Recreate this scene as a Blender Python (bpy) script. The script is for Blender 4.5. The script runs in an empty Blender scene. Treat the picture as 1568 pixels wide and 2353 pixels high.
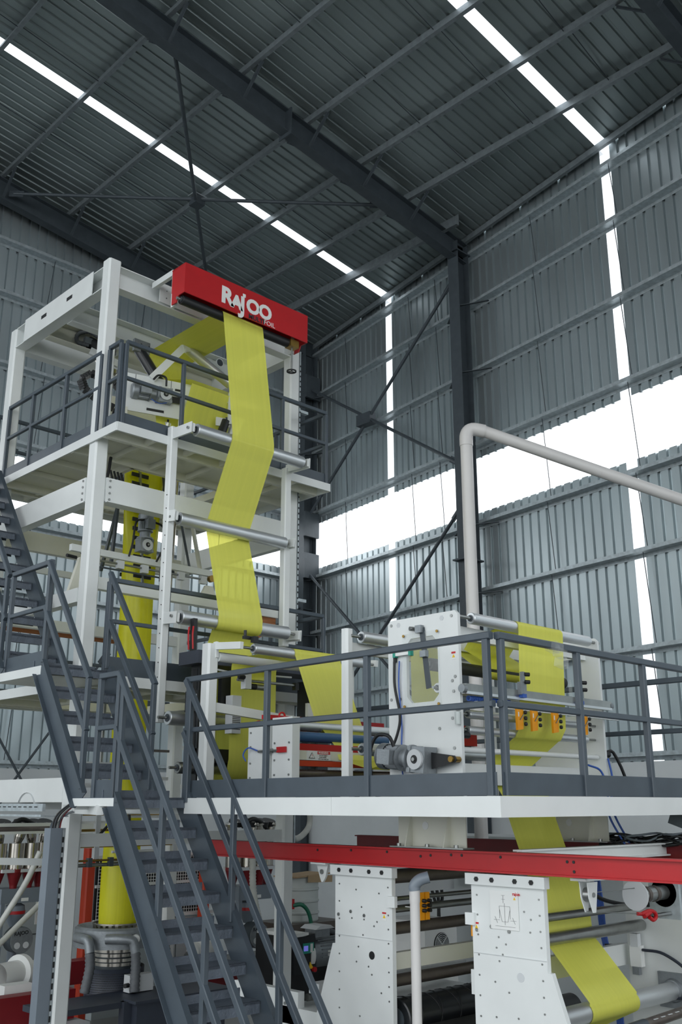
import bpy, math, random
from mathutils import Vector as V, Matrix
random.seed(7)
S = bpy.context.scene
C = S.collection
H = 2.9                       # eye height above the shop floor; all z below are measured from the eye
# ------------------------------------------------------------------ camera
cam = bpy.data.cameras.new('camera'); co = bpy.data.objects.new('camera', cam); C.objects.link(co); S.camera = co
YAW, PITCH, FPX = math.radians(46.116), math.radians(16.511), 2261.5
fh = V((math.cos(YAW), math.sin(YAW), 0)); rt = V((math.sin(YAW), -math.cos(YAW), 0))
fw = fh * math.cos(PITCH) + V((0, 0, math.sin(PITCH))); up = rt.cross(fw)
co.matrix_world = Matrix(((rt.x, up.x, -fw.x, 0), (rt.y, up.y, -fw.y, 0), (rt.z, up.z, -fw.z, H), (0, 0, 0, 1)))
cam.sensor_fit = 'VERTICAL'; cam.sensor_height = 36; cam.lens = 36 * FPX / 2353; cam.clip_start = .05; cam.clip_end = 300
# ------------------------------------------------------------------ sky, light, exposure
w = bpy.data.worlds.new('overcast_sky'); S.world = w; w.use_nodes = True
bg = w.node_tree.nodes['Background']; bg.inputs[0].default_value = (.93, .97, 1, 1); bg.inputs[1].default_value = 2.3
S.view_settings.view_transform = 'Standard'; S.view_settings.look = 'None'
S.view_settings.exposure = 0.0; S.view_settings.gamma = 1; S.view_settings.use_curve_mapping = False
try:
    S.cycles.use_denoising = True; S.cycles.max_bounces = 8; S.cycles.diffuse_bounces = 5; S.cycles.transparent_max_bounces = 12
    S.cycles.caustics_reflective = False; S.cycles.caustics_refractive = False
except Exception: pass
# ------------------------------------------------------------------ materials
MT = {}
def srgb(r, g, b):
    f = lambda c: (c / 255) / 12.92 if c / 255 <= .04045 else ((c / 255 + .055) / 1.055) ** 2.4
    return (f(r), f(g), f(b), 1)
def mat(name, rgb, rough=.5, metal=0, var=.06, scale=6, bump=0, bscale=60, stretch=(1, 1, 1), spec=.5, coat=0, emit=0):
    m = bpy.data.materials.new(name); m.use_nodes = True; nt = m.node_tree; p = nt.nodes['Principled BSDF']
    c = srgb(*rgb); p.inputs['Roughness'].default_value = rough; p.inputs['Metallic'].default_value = metal
    p.inputs['Specular IOR Level'].default_value = spec; p.inputs['Coat Weight'].default_value = coat
    tc = nt.nodes.new('ShaderNodeTexCoord'); mp = nt.nodes.new('ShaderNodeMapping'); mp.inputs['Scale'].default_value = stretch
    nt.links.new(tc.outputs['Object'], mp.inputs[0])
    no = nt.nodes.new('ShaderNodeTexNoise'); no.inputs['Scale'].default_value = scale; no.inputs['Detail'].default_value = 4
    nt.links.new(mp.outputs[0], no.inputs['Vector'])
    rp = nt.nodes.new('ShaderNodeValToRGB'); lo = [max(0, v * (1 - var)) for v in c[:3]] + [1]; hi = [min(1, v * (1 + var)) for v in c[:3]] + [1]
    rp.color_ramp.elements[0].position = .3; rp.color_ramp.elements[1].position = .7
    rp.color_ramp.elements[0].color = lo; rp.color_ramp.elements[1].color = hi
    nt.links.new(no.outputs['Fac'], rp.inputs[0]); nt.links.new(rp.outputs[0], p.inputs['Base Color'])
    if bump:
        n2 = nt.nodes.new('ShaderNodeTexNoise'); n2.inputs['Scale'].default_value = bscale; nt.links.new(mp.outputs[0], n2.inputs['Vector'])
        b = nt.nodes.new('ShaderNodeBump'); b.inputs['Strength'].default_value = bump; b.inputs['Distance'].default_value = .02
        nt.links.new(n2.outputs['Fac'], b.inputs['Height']); nt.links.new(b.outputs[0], p.inputs['Normal'])
    if emit:
        p.inputs['Emission Color'].default_value = c; p.inputs['Emission Strength'].default_value = emit
    MT[name] = m; return m
mat('white', (226, 230, 229), .38, 0, .03, 3)
mat('cream', (222, 222, 208), .4, 0, .04, 3)
mat('grey_paint', (70, 80, 89), .42, 0, .10, 5)
mat('tread', (92, 101, 112), .5, 0, .18, 9, .35, 45)
mat('navy', (52, 58, 70), .5, 0, .08, 6)
mat('sheet', (192, 202, 205), .38, .85, .10, 1.2, .04, 8, (1, 1, .25))
mat('roofsheet', (160, 170, 170), .38, .7, .12, 1.0, .05, 6, (.2, 1, 1))
mat('galv', (188, 197, 201), .42, .6, .16, 14)
mat('purlin', (140, 148, 152), .45, .4, .14, 10)
mat('darksteel', (70, 78, 84), .5, .1, .12, 6)
mat('black', (22, 24, 26), .5, 0, .15, 8)
mat('blackgloss', (30, 33, 36), .28, 0, .10, 8)
mat('red', (182, 24, 30), .42, 0, .06, 4)
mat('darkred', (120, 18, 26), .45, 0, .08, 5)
mat('orangered', (198, 64, 34), .45, 0, .06, 5)
mat('orange', (240, 158, 16), .4, 0, .05, 6)
mat('blue', (44, 92, 140), .35, 0, .06, 5)
mat('bluetube', (52, 92, 176), .4, 0, .05, 6)
mat('green', (30, 110, 84), .4, 0, .06, 8)
mat('roller', (214, 217, 219), .40, .85, .05, 4, .02, 120, (.3, 1, 1))
mat('steel', (150, 152, 150), .30, .85, .10, 10)
mat('stainless', (176, 172, 164), .2, .95, .08, 8)
mat('castalu', (142, 148, 152), .45, .5, .10, 20, .1, 90)
mat('brownsteel', (104, 96, 90), .4, .6, .12, 12)
mat('pvc', (206, 204, 202), .4, 0, .04, 2)
mat('pvcgrey', (120, 130, 140), .4, 0, .05, 4)
mat('hose', (96, 100, 104), .55, 0, .12, 20)
mat('hosewhite', (196, 198, 192), .45, 0, .08, 10)
mat('wood', (164, 106, 66), .6, 0, .22, 5, .05, 40, (1, 8, 8))
mat('card', (176, 152, 120), .8, 0, .08, 6)
mat('floor', (124, 127, 126), .45, 0, .12, 1.5)
mat('masonry', (214, 220, 222), .75, 0, .06, 1.2, .05, 20)
mat('cabinet', (168, 178, 180), .45, 0, .05, 3)
mat('drum', (196, 204, 202), .4, 0, .04, 3)
mat('brass', (150, 120, 60), .35, .8, .1, 10)
mat('label', (232, 234, 232), .5, 0, .02, 3)
mat('labelgrey', (206, 210, 212), .5, 0, .02, 3)
mat('ink', (40, 42, 46), .5, 0, .02, 3)
mat('inkred', (196, 40, 44), .5, 0, .02, 3)
mat('inkyellow', (236, 196, 40), .5, 0, .02, 3)
mat('screen', (108, 110, 200), .3, 0, .02, 3, emit=.6)
mat('teal', (36, 150, 130), .4, 0, .04, 6)
mat('dim_glass', (198, 206, 204), .15, 0, .02, 3)
def film_mat(name, col, trans, alpha, streak, tint=(236, 232, 120)):
    m = bpy.data.materials.new(name); m.use_nodes = True; nt = m.node_tree; nt.nodes.remove(nt.nodes['Principled BSDF'])
    out = nt.nodes['Material Output']; tc = nt.nodes.new('ShaderNodeTexCoord'); mp = nt.nodes.new('ShaderNodeMapping')
    mp.inputs['Scale'].default_value = (38, .05, .05); nt.links.new(tc.outputs['Object'], mp.inputs[0])
    no = nt.nodes.new('ShaderNodeTexNoise'); no.inputs['Scale'].default_value = 1; no.inputs['Detail'].default_value = 6; nt.links.new(mp.outputs[0], no.inputs['Vector'])
    rp = nt.nodes.new('ShaderNodeValToRGB'); c = srgb(*col)
    rp.color_ramp.elements[0].position = .35; rp.color_ramp.elements[1].position = .68
    rp.color_ramp.elements[0].color = [v * (1 - streak) for v in c[:3]] + [1]; rp.color_ramp.elements[1].color = [min(1, v * (1 + streak)) for v in c[:3]] + [1]
    nt.links.new(no.outputs['Fac'], rp.inputs[0])
    df = nt.nodes.new('ShaderNodeBsdfDiffuse'); tl = nt.nodes.new('ShaderNodeBsdfTranslucent'); gl = nt.nodes.new('ShaderNodeBsdfGlossy')
    tp = nt.nodes.new('ShaderNodeBsdfTransparent'); gl.inputs['Roughness'].default_value = .3; tp.inputs[0].default_value = srgb(*tint)
    for n in (df, tl): nt.links.new(rp.outputs[0], n.inputs[0])
    m1 = nt.nodes.new('ShaderNodeMixShader'); m1.inputs[0].default_value = trans; nt.links.new(df.outputs[0], m1.inputs[1]); nt.links.new(tl.outputs[0], m1.inputs[2])
    m2 = nt.nodes.new('ShaderNodeMixShader'); m2.inputs[0].default_value = .05; nt.links.new(m1.outputs[0], m2.inputs[1]); nt.links.new(gl.outputs[0], m2.inputs[2])
    m3 = nt.nodes.new('ShaderNodeMixShader'); m3.inputs[0].default_value = alpha; nt.links.new(m2.outputs[0], m3.inputs[1]); nt.links.new(tp.outputs[0], m3.inputs[2])
    nt.links.new(m3.outputs[0], out.inputs[0]); MT[name] = m
film_mat('film', (253, 254, 116), .19, .17, .03)
film_mat('bubble', (244, 242, 44), .3, .14, .04)
film_mat('skylight', (246, 248, 250), .9, .35, .02, (240, 244, 248))
def glass_mat():
    m = bpy.data.materials.new('clear_sheet'); m.use_nodes = True; nt = m.node_tree; p = nt.nodes['Principled BSDF']; out = nt.nodes['Material Output']
    p.inputs['Base Color'].default_value = srgb(230, 236, 234); p.inputs['Roughness'].default_value = .08
    no = nt.nodes.new('ShaderNodeTexNoise'); no.inputs['Scale'].default_value = 4
    tp = nt.nodes.new('ShaderNodeBsdfTransparent'); mx = nt.nodes.new('ShaderNodeMixShader')
    mr = nt.nodes.new('ShaderNodeMapRange'); mr.inputs['To Min'].default_value = .84; mr.inputs['To Max'].default_value = .9; nt.links.new(no.outputs['Fac'], mr.inputs['Value'])
    nt.links.new(mr.outputs[0], mx.inputs[0]); nt.links.new(p.outputs[0], mx.inputs[1]); nt.links.new(tp.outputs[0], mx.inputs[2]); nt.links.new(mx.outputs[0], out.inputs[0]); MT['clear'] = m
glass_mat()
# ------------------------------------------------------------------ mesh helpers (world points, z from the eye)
class B:
    def __init__(s): s.v = []; s.f = []; s.sm = []
    def add(s, vs, fs, sm=False):
        o = len(s.v); s.v += [V(a) for a in vs]; s.f += [tuple(i + o for i in f) for f in fs]; s.sm += [sm] * len(fs); return s
    def box(s, a, b):
        x0, y0, z0 = [min(i, j) for i, j in zip(a, b)]; x1, y1, z1 = [max(i, j) for i, j in zip(a, b)]
        return s.add([(x0,y0,z0),(x1,y0,z0),(x1,y1,z0),(x0,y1,z0),(x0,y0,z1),(x1,y0,z1),(x1,y1,z1),(x0,y1,z1)],
                     [(0,3,2,1),(4,5,6,7),(0,1,5,4),(1,2,6,5),(2,3,7,6),(3,0,4,7)])
    def cbox(s, c, d): return s.box([c[i] - d[i] / 2 for i in range(3)], [c[i] + d[i] / 2 for i in range(3)])
    def frame(s, p, q, u=(0, 0, 1)):
        p, q = V(p), V(q); d = (q - p).normalized(); u = V(u)
        if abs(d.dot(u)) > .98: u = V((1, 0, 0)) if abs(d.x) < .9 else V((0, 1, 0))
        a = d.cross(u).normalized(); return p, q, a, a.cross(d).normalized()
    def bar(s, p, q, w, h, u=(0, 0, 1)):
        p, q, a, b = s.frame(p, q, u); a = a * w / 2; b = b * h / 2
        return s.add([p-a-b, p+a-b, p+a+b, p-a+b, q-a-b, q+a-b, q+a+b, q-a+b], [(0,3,2,1),(4,5,6,7),(0,1,5,4),(1,2,6,5),(2,3,7,6),(3,0,4,7)])
    def sect(s, p, q, poly, u=(0, 0, 1), sm=False, cap=True):     # extrude a 2-D section (side, up) from p to q
        p, q, a, b = s.frame(p, q, u); n = len(poly); o = []
        for c in (p, q): o += [c + a * x + b * y for x, y in poly]
        s.add(o, [(i, (i + 1) % n, n + (i + 1) % n, n + i) for i in range(n)], sm)
        if cap: s.add(o, [tuple(range(n - 1, -1, -1)), tuple(range(n, 2 * n))])
        return s
    def cyl(s, p, q, r, n=20, r2=None, cap=True):
        p, q, a, b = s.frame(p, q); r2 = r if r2 is None else r2; o = []
        for c, k in ((p, r), (q, r2)): o += [c + (a * math.cos(t) + b * math.sin(t)) * k for t in [2 * math.pi * i / n for i in range(n)]]
        s.add(o, [(i, (i + 1) % n, n + (i + 1) % n, n + i) for i in range(n)], True)
        if cap: s.add(o, [tuple(range(n - 1, -1, -1)), tuple(range(n, 2 * n))])
        return s
    def ring(s, c, d, prof, n=32):                                # lathe: profile (radius, along d) closed loop
        c = V(c); p, q, a, b = s.frame(c, c + V(d)); dd = V(d).normalized(); m = len(prof); o = []
        for i in range(n):
            t = 2 * math.pi * i / n; e = a * math.cos(t) + b * math.sin(t); o += [c + e * r + dd * h for r, h in prof]
        for j in range(m):
            k = (j + 1) % m; u = []
            for i in range(n): u += [o[i * m + j], o[i * m + k]]
            s.add(u, [(2*i, 2*i + 1, (2*i + 3) % (2*n), (2*i + 2) % (2*n)) for i in range(n)], True)
        return s
    def lathe(s, c, d, prof, n=24, sharp=True):                               # open profile, ends capped at zero radius if given
        c = V(c); p, q, a, b = s.frame(c, c + V(d)); dd = V(d).normalized(); m = len(prof); o = []
        for i in range(n):
            t = 2 * math.pi * i / n; e = a * math.cos(t) + b * math.sin(t); o += [c + e * r + dd * h for r, h in prof]
        if sharp:
            for j in range(m - 1):
                u = []
                for i in range(n): u += [o[i * m + j], o[i * m + j + 1]]
                s.add(u, [(2*i, 2*i + 1, (2*i + 3) % (2*n), (2*i + 2) % (2*n)) for i in range(n)], True)
            return s
        return s.add(o, [(i * m + j, i * m + j + 1, ((i + 1) % n) * m + j + 1, ((i + 1) % n) * m + j) for i in range(n) for j in range(m - 1)], True)
    def tube(s, pts, r, n=8, sub=6, rib=0):
        pts = [V(p) for p in pts]; P = []
        if len(pts) > 2 and sub:
            e = [pts[0] * 2 - pts[1]] + pts + [pts[-1] * 2 - pts[-2]]
            for i in range(1, len(e) - 2):
                for k in range(sub):
                    t = k / sub; a, b, c, d = e[i-1], e[i], e[i+1], e[i+2]
                    P.append(.5 * (2*b + (c - a) * t + (2*a - 5*b + 4*c - d) * t*t + (3*b - a - 3*c + d) * t**3))
            P.append(pts[-1])
        else: P = pts
        if rib:                                                    # resample for corrugation
            L = [0]
            for i in range(1, len(P)): L.append(L[-1] + (P[i] - P[i-1]).length)
            k = max(4, int(L[-1] / rib)); Q = []
            for j in range(k + 1):
                t = L[-1] * j / k; i = max(i for i in range(len(L)) if L[i] <= t + 1e-9); i = min(i, len(P) - 2)
                Q.append(P[i].lerp(P[i+1], (t - L[i]) / max(1e-9, L[i+1] - L[i])))
            P = Q
        d = (P[1] - P[0]).normalized(); a = d.cross(V((0, 0, 1)))
        if a.length < .1: a = d.cross(V((1, 0, 0)))
        a.normalize(); o = []; m = len(P)
        for i, p in enumerate(P):
            d = (P[min(i+1, m-1)] - P[max(i-1, 0)]).normalized(); a = (a - d * a.dot(d)).normalized(); b = d.cross(a)
            rr = r * (1 + (.09 if i % 2 else -.09)) if rib else r
            o += [p + (a * math.cos(2*math.pi*k/n) + b * math.sin(2*math.pi*k/n)) * rr for k in range(n)]
        s.add(o, [(i*n + k, i*n + (k+1) % n, (i+1)*n + (k+1) % n, (i+1)*n + k) for i in range(m-1) for k in range(n)], True)
        return s.add(o, [tuple(range(n-1, -1, -1)), tuple(range((m-1)*n, m*n))])
    def rb(s, p, q, w_): return s.sect(p, q, octo(w_, .006))
    def prism(s, poly, ax, lo, hi):                                # polygon in the two other axes, extruded along ax
        g = {'x': lambda a, b, t: (t, a, b), 'y': lambda a, b, t: (a, t, b), 'z': lambda a, b, t: (a, b, t)}[ax]
        n = len(poly); o = [g(a, b, lo) for a, b in poly] + [g(a, b, hi) for a, b in poly]
        return s.add(o, [tuple(range(n-1, -1, -1)), tuple(range(n, 2*n))] + [(i, (i+1) % n, n + (i+1) % n, n + i) for i in range(n)])
    def mk(s, name, m, parent=None, recalc=True):
        off = V((0, 0, -H)); r = parent
        while r is not None and r.parent is not None: r = r.parent
        if r is not None: off = r.location.copy() - V((0, 0, H)); off.z = r.location.z - H
        me = bpy.data.meshes.new(name); base = off if r is not None else V((0, 0, -H))
        me.from_pydata([v - base for v in s.v], [], s.f)
        me.polygons.foreach_set('use_smooth', s.sm)
        if recalc:
            import bmesh
            bm = bmesh.new(); bm.from_mesh(me); bmesh.ops.recalc_face_normals(bm, faces=bm.faces); bm.to_mesh(me); bm.free()
        if m: me.materials.append(MT[m])
        o = bpy.data.objects.new(name, me); C.objects.link(o)
        if parent is not None: o.parent = parent
        return o
def tag(o, label, cat=None, group=None, kind=None):
    if label: o['label'] = label
    if cat: o['category'] = cat
    if group: o['group'] = group
    if kind: o['kind'] = kind
    return o
def thing(name, label, cat, base, group=None, kind=None):
    o = bpy.data.objects.new(name, None); C.objects.link(o); o.empty_display_size = .1
    o.location = V(base) + V((0, 0, H)); return tag(o, label, cat, group, kind)
def dup(root, d, label=None, group=None):
    r = root.copy(); C.objects.link(r); r.location = root.location + V(d)
    if label: r['label'] = label
    if group: r['group'] = group
    for ch in list(root.children):
        c = ch.copy(); C.objects.link(c); c.parent = r
        for g in ch.children:
            k = g.copy(); C.objects.link(k); k.parent = c
    return r
def inst(o, d, parent):                                            # a further part that shares the mesh
    c = o.copy(); C.objects.link(c); c.parent = parent; c.location = o.location + V(d); return c
def text(s, size, p, ux, uy, m, name, parent, ext=.002, bold=0, space=1, align='LEFT', shear=0):
    cu = bpy.data.curves.new(name, 'FONT'); cu.body = s; cu.size = size; cu.extrude = ext; cu.offset = bold; cu.space_character = space; cu.align_x = align; cu.shear = shear
    cu.resolution_u = 4
    t = bpy.data.objects.new(name, cu); C.objects.link(t)
    me = bpy.data.meshes.new_from_object(t.evaluated_get(bpy.context.evaluated_depsgraph_get())); C.objects.unlink(t); bpy.data.objects.remove(t)
    ux, uy = V(ux).normalized(), V(uy).normalized(); uz = ux.cross(uy); r = parent
    while r.parent is not None: r = r.parent
    base = r.location - V((0, 0, H))
    for v in me.vertices: v.co = V(p) - base + ux * v.co.x + uy * v.co.y + uz * v.co.z
    me.materials.clear(); me.materials.append(MT[m]); me.name = name
    o = bpy.data.objects.new(name, me); C.objects.link(o); o.parent = parent; return o
# ------------------------------------------------------------------ the hall
FL = -H
flo = B().box((-40, -40, FL - .2), (60, 60, FL)).mk('floor', 'floor'); tag(flo, 'grey concrete shop floor under the machines', kind='structure')
def roofz(x): return 13.005 - .125 * x
WD = V((.162, .987, 0)).normalized(); WN = V((.987, -.162, 0)).normalized(); DW = 12.4
def wp(t, z, off=0):                       # right wall: t metres of Y, z, off towards the room
    y = t; x = (DW - off + .162 * y) / .987; return V((x, y, z))
def rib_section(width, pitch, depth, top=.028, base=.07):
    pts = []; n = round(width / pitch)
    for i in range(n):
        a = i * pitch
        pts += [(a, 0), (a + pitch - base, 0), (a + pitch - base + (base - top) / 2, depth), (a + pitch - (base - top) / 2, depth)]
    return pts + [(width, 0)]
SKY = (13.86, 7.57, 1.2)                   # lines of clear sheet, in Y
def strips(y0, y1):
    out = []; y = y0
    for s in sorted(SKY):
        if y0 < s - .11 and s + .11 < y1:
            while y < s - .11 - 1e-6:
                e = min(y + 1.0, s - .11); out.append((y, e, 0)); y = e
            out.append((s - .11, s + .11, 1)); y = s + .11
    while y < y1 - 1e-6: e = min(y + 1.0, y1); out.append((y, e, 0)); y = e
    return out
ceil = thing('ceiling', 'sloping underside of the ribbed sheet roof on purlins', None, (8, 8, roofz(8)), kind='structure')
X0R, X1R = -9.5, 15.9
for y0, y1, k in strips(-16, 17.6):
    b = B(); X1R = wp(max(y0, -10), 0).x + .16
    if k:
        b.add([(X0R, y0, roofz(X0R)), (X1R, y0, roofz(X1R)), (X1R, y1, roofz(X1R)), (X0R, y1, roofz(X0R))], [(0, 1, 2, 3)]); b.mk('skylight_panel', 'skylight', ceil, False)
    else:
        sec = rib_section(y1 - y0, .2, .028, .036, .066) if y1 - y0 > .3 else [(0, 0), (y1 - y0, 0)]; n = len(sec); vs = []
        for X in (X0R, X1R): vs += [(X, y0 + a, roofz(X) + h) for a, h in sec]
        b.add(vs, [(i, i + 1, n + i + 1, n + i) for i in range(n - 1)]); b.mk('roof_panel', 'roofsheet', ceil, False)
PUR = (-9.2, -7.7, -6.25, -4.8, -3.35, -1.9, -.45, 1.0, 2.45, 3.9, 5.37, 6.88, 8.39, 9.87, 11.22, 12.5)
def zed(b, p, q, h=.2, f=.07, t=.006, u=(0, 0, 1)):
    b.sect(p, q, [(-f, h/2), (t/2, h/2), (t/2, -h/2 + t), (f, -h/2 + t), (f, -h/2), (-t/2, -h/2), (-t/2, h/2 - t), (-f, h/2 - t)], u)
for X in PUR:
    b = B(); z = roofz(X) - .1; zed(b, (X, 17.1, z), (X, -16, z)); b.mk('purlin', 'purlin', ceil)
b = B(); zed(b, (13.6, 17.1, roofz(13.6) - .13), (13.6, 10.75, roofz(13.6) - .13), .26, .08); b.mk('purlin', 'purlin', ceil)
b = B(); p, q = wp(17.1, 0, .12), wp(-10, 0, .12)
b.bar((p.x, p.y, roofz(p.x) - .07), (q.x, q.y, roofz(q.x) - .07), .07, .12); b.mk('eave_strut', 'purlin', ceil)
for yb in (15.1, 13.2, 9.6, 8.1, 6.6):
    for i in range(len(PUR) - 1):
        b = B(); xa, xb = PUR[i], PUR[i + 1]
        if xa < 2: continue
        b.cyl((xa, yb - .06, roofz(xa) - .13), (xb, yb + .06, roofz(xb) - .06), .008, 6); b.mk('sag_rod', 'darksteel', ceil)
# ---- walls
def wall(name, label, P, n_in, y0, y1, band, groups):
    root = thing(name, label, None, P(0.5 * (y0 + y1), 0), kind='structure'); return root
GZ = (10.75, 9.62, 8.15, 6.62, 5.05, 3.75, 2.25, .68)
WB, WT = 5.32, 6.42                         # open window band
wr = thing('wall_right', 'long ribbed steel wall with an open window band and clear strip', None, wp(8, FL), kind='structure')
def wall_panels(root, P, y0, y1, out, m='sheet', sky=True):
    for a, e, k in strips(y0, y1) if sky else [(y0 + i, min(y0 + i + 1, y1), 0) for i in range(int(math.ceil(y1 - y0)))]:
        for z0, z1 in ((.6, WB), (WT, 12.6)):
            b = B()
            if z1 > 12: zt = [min(12.9, roofz(P(t, 0).x) + .03) for t in (a, e)]
            else: zt = [z1, z1]
            if k:
                b.add([P(a, z0), P(e, z0), V((*P(e, 0).xy, zt[1])), V((*P(a, 0).xy, zt[0]))], [(0, 1, 2, 3)]); b.mk('clear_panel', 'skylight', root, False); continue
            sec = rib_section(e - a, .2, .042, .036, .062) if e - a > .3 else [(0, 0), (e - a, 0)]; n = len(sec); vs = []
            for lv in (0, 1):
                for s_, h in sec:
                    p = P(a + s_, 0) + out * h; t = s_ / (e - a); vs.append((p.x, p.y, z0 if not lv else zt[0] * (1 - t) + zt[1] * t))
            b.add(vs, [(i, i + 1, n + i + 1, n + i) for i in range(n - 1)]); b.mk('wall_panel', m, root, False)
wall_panels(wr, lambda t, z: wp(t, z), -10, 17.25, WN)
for z in GZ:
    for t0, t1 in ((17.1, 11.35), (11.2, -10)):
        b = B(); zed(b, wp(t0, z, .09), wp(t1, z, .09), .18, .06, .006, WN); b.mk('girt', 'galv', wr)
    if z == .68: continue
for t in (15.4, 13.0, 12.1, 9.3, 7.4, 5.6):
    zs = sorted(GZ)
    for i in range(len(zs) - 1):
        b = B(); b.cyl(wp(t - .05, zs[i] + .02, .1), wp(t + .05, zs[i + 1] + .02, .1), .008, 6); b.mk('sag_rod', 'darksteel', wr)
b = B(); q = [wp(17.25, 0, .14), wp(-10, 0, .14), wp(-10, 0, -.1), wp(17.25, 0, -.1)]
b.prism([(p.x, p.y) for p in q], 'z', FL, .6); b.mk('masonry_base', 'masonry', wr)
wb = thing('wall_back', 'ribbed steel end wall with a window band behind the tower', None, (9, 17.2, FL), kind='structure')
YB = 17.2
wall_panels(wb, lambda t, z: V((t, YB, z)), -9.5, 15.45, V((0, 1, 0)), sky=False)
for z in GZ:
    b = B(); zed(b, (-9.5, YB - .09, z), (15.3, YB - .09, z), .18, .06, .006, (0, 1, 0)); b.mk('girt', 'galv', wb)
for t in (5.9, 8.2, 10.4, 12.7):
    zs = sorted(GZ)
    for i in range(len(zs) - 1):
        b = B(); b.cyl((t - .05, YB - .1, zs[i] + .02), (t + .05, YB - .1, zs[i + 1] + .02), .008, 6); b.mk('sag_rod', 'darksteel', wb)
B().box((-9.5, YB - .14, FL), (15.4, YB + .1, .6)).mk('masonry_base', 'masonry', wb)
# ---- steel frames
def isec(wd, h, tf=.014, tw=.01):
    a = wd / 2; c = h / 2; return [(-a, -c), (a, -c), (a, -c + tf), (tw/2, -c + tf), (tw/2, c - tf), (a, c - tf), (a, c), (-a, c), (-a, c - tf), (-tw/2, c - tf), (-tw/2, -c + tf), (-a, -c + tf)]
def frame(y, label, col=True):
    r = thing('portal_frame', label, 'steel frame', (14.3, y, FL), 'portal frames of the hall')
    xw = (DW - .24 + .162 * y) / .987
    dn = .22 + .225
    b = B(); b.sect((-9.5, y, roofz(-9.5) - dn), (xw + .1, y, roofz(xw + .1) - dn), isec(.2, .45)); b.mk('rafter', 'darksteel', r)
    if col:
        b = B(); b.sect((xw - .12, y, FL), (xw - .12, y, roofz(xw) - .28), isec(.26, .34), (1, 0, 0)); b.mk('column', 'darksteel', r)
        b = B(); b.box((xw - .34, y - .15, 10.72), (xw + .1, y + .15, 10.75)); b.mk('knee_plate', 'darksteel', r)
        b = B(); b.box((xw - .40, y - .17, 4.30), (xw + .1, y + .17, 4.33)); b.mk('bracket_plate', 'darksteel', r)
    if y < 16:
        b = B(); xs = 9.38; b.box((xs - .012, y - .16, roofz(xs) - .74), (xs + .012, y + .16, roofz(xs) - .2)); b.mk('splice_plate', 'darksteel', r)
    for X in PUR:
        if X < 4: continue
        for s in ((-1, 1) if y < 16 else (-1,)):
            b = B(); b.bar((X, y + s * .55, roofz(X) - .2), (X + .02, y + s * .06, roofz(X) - .62), .05, .006); b.bar((X + .024, y + s * .55, roofz(X) - .2), (X + .044, y + s * .06, roofz(X) - .62), .006, .05); b.mk('flange_brace', 'darksteel', r)
    if col:
        for z in (9.55, 8.1, 5.0, 3.7):
            for s in (-1, 1):
                b = B(); b.bar((xw - .2, y + s * .05, z - .02), wp(y + s * .6, z - .02, .1), .05, .012); b.mk('girt_brace', 'darksteel', r)
    return r
frame(11.15, 'dark steel portal frame with column standing in the middle of the right wall')
frame(16.9, 'dark steel portal frame against the end wall behind the tower')
frame(5.2, 'dark steel portal frame at the top right edge of the roof')
def rods(name, label, A, Bp, grp, r=.035, node=None):
    t = thing(name, label, 'brace', A, grp)
    d = (V(Bp) - V(A)).normalized()
    b = B(); b.cyl(V(A) + d * .1, V(Bp) - d * .1, r, 10); b.mk('pipe', 'darksteel', t)
    for P_, k in ((V(A), 1), (V(Bp), -1)):
        b = B(); b.bar(P_, P_ + d * k * .3, .012, .13); b.mk('end_plate', 'darksteel', t)
    if node:
        for c_, d_, m_ in node: B().cbox(c_, d_).mk('splice_box', m_, t)
    return t
zz = lambda x: roofz(x) - .5
rods('roof_brace', 'long pipe brace crossing the roof bay from upper left to lower right', (7.0, 16.8, zz(7.0)), (12.0, 11.25, zz(12.0)), 'pipe braces of the roof', node=(((9.56, 14.0, zz(9.56) - .04), (.22, .22, .16), 'darksteel'), ((9.56, 14.0, zz(9.56) + .08), (.3, .22, .02), 'galv')))
rods('roof_brace', 'steep pipe brace running down behind the red sign box', (7.12, 11.25, zz(7.12) - .07), (12.0, 16.8, zz(12.0) - .07), 'pipe braces of the roof')
a = lambda y, z: wp(y, z, .34)
rods('wall_brace', 'steep pipe brace rising to the column head left of the column', a(16.9, 6.35), a(11.35, 10.25), 'pipe braces on the right wall')
rods('wall_brace', 'pipe brace falling from the corner to the column above the windows', a(16.9, 9.95), a(11.35, 6.3), 'pipe braces on the right wall', node=((a(14.35, 8.2), (.2, .42, .26), 'darksteel'),))
rods('wall_brace', 'lower pipe brace rising to the column below the window band', a(16.6, 1.2), a(11.35, 5.4), 'pipe braces on the right wall')
rods('wall_brace', 'light pipe brace falling from the corner column below the window band', a(16.9, 5.35), a(11.7, 1.0), 'pipe braces on the right wall')
t = thing('corner_column', 'dark steel corner column behind the white tower', 'column', (15.05, 16.85, FL))
B().sect((15.0, 16.8, FL), (15.0, 16.8, 11.1), isec(.3, .4), (1, 0, 0)).mk('shaft', 'darksteel', t)
for z in (9.8, 6.3, 5.3): B().box((14.75, 16.55, z - .3), (15.2, 16.62, z + .3)).mk('gusset', 'darksteel', t)
rods('wall_brace', 'thin dark brace rising to the right low on the end wall', (7.95, 16.75, .03), (9.9, 16.75, 2.8), 'pipe braces on the end wall', .022)
rods('wall_brace', 'thin dark brace falling to the right low on the end wall', (6.6, 16.68, 2.85), (8.56, 16.68, .03), 'pipe braces on the end wall', .022)
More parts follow.
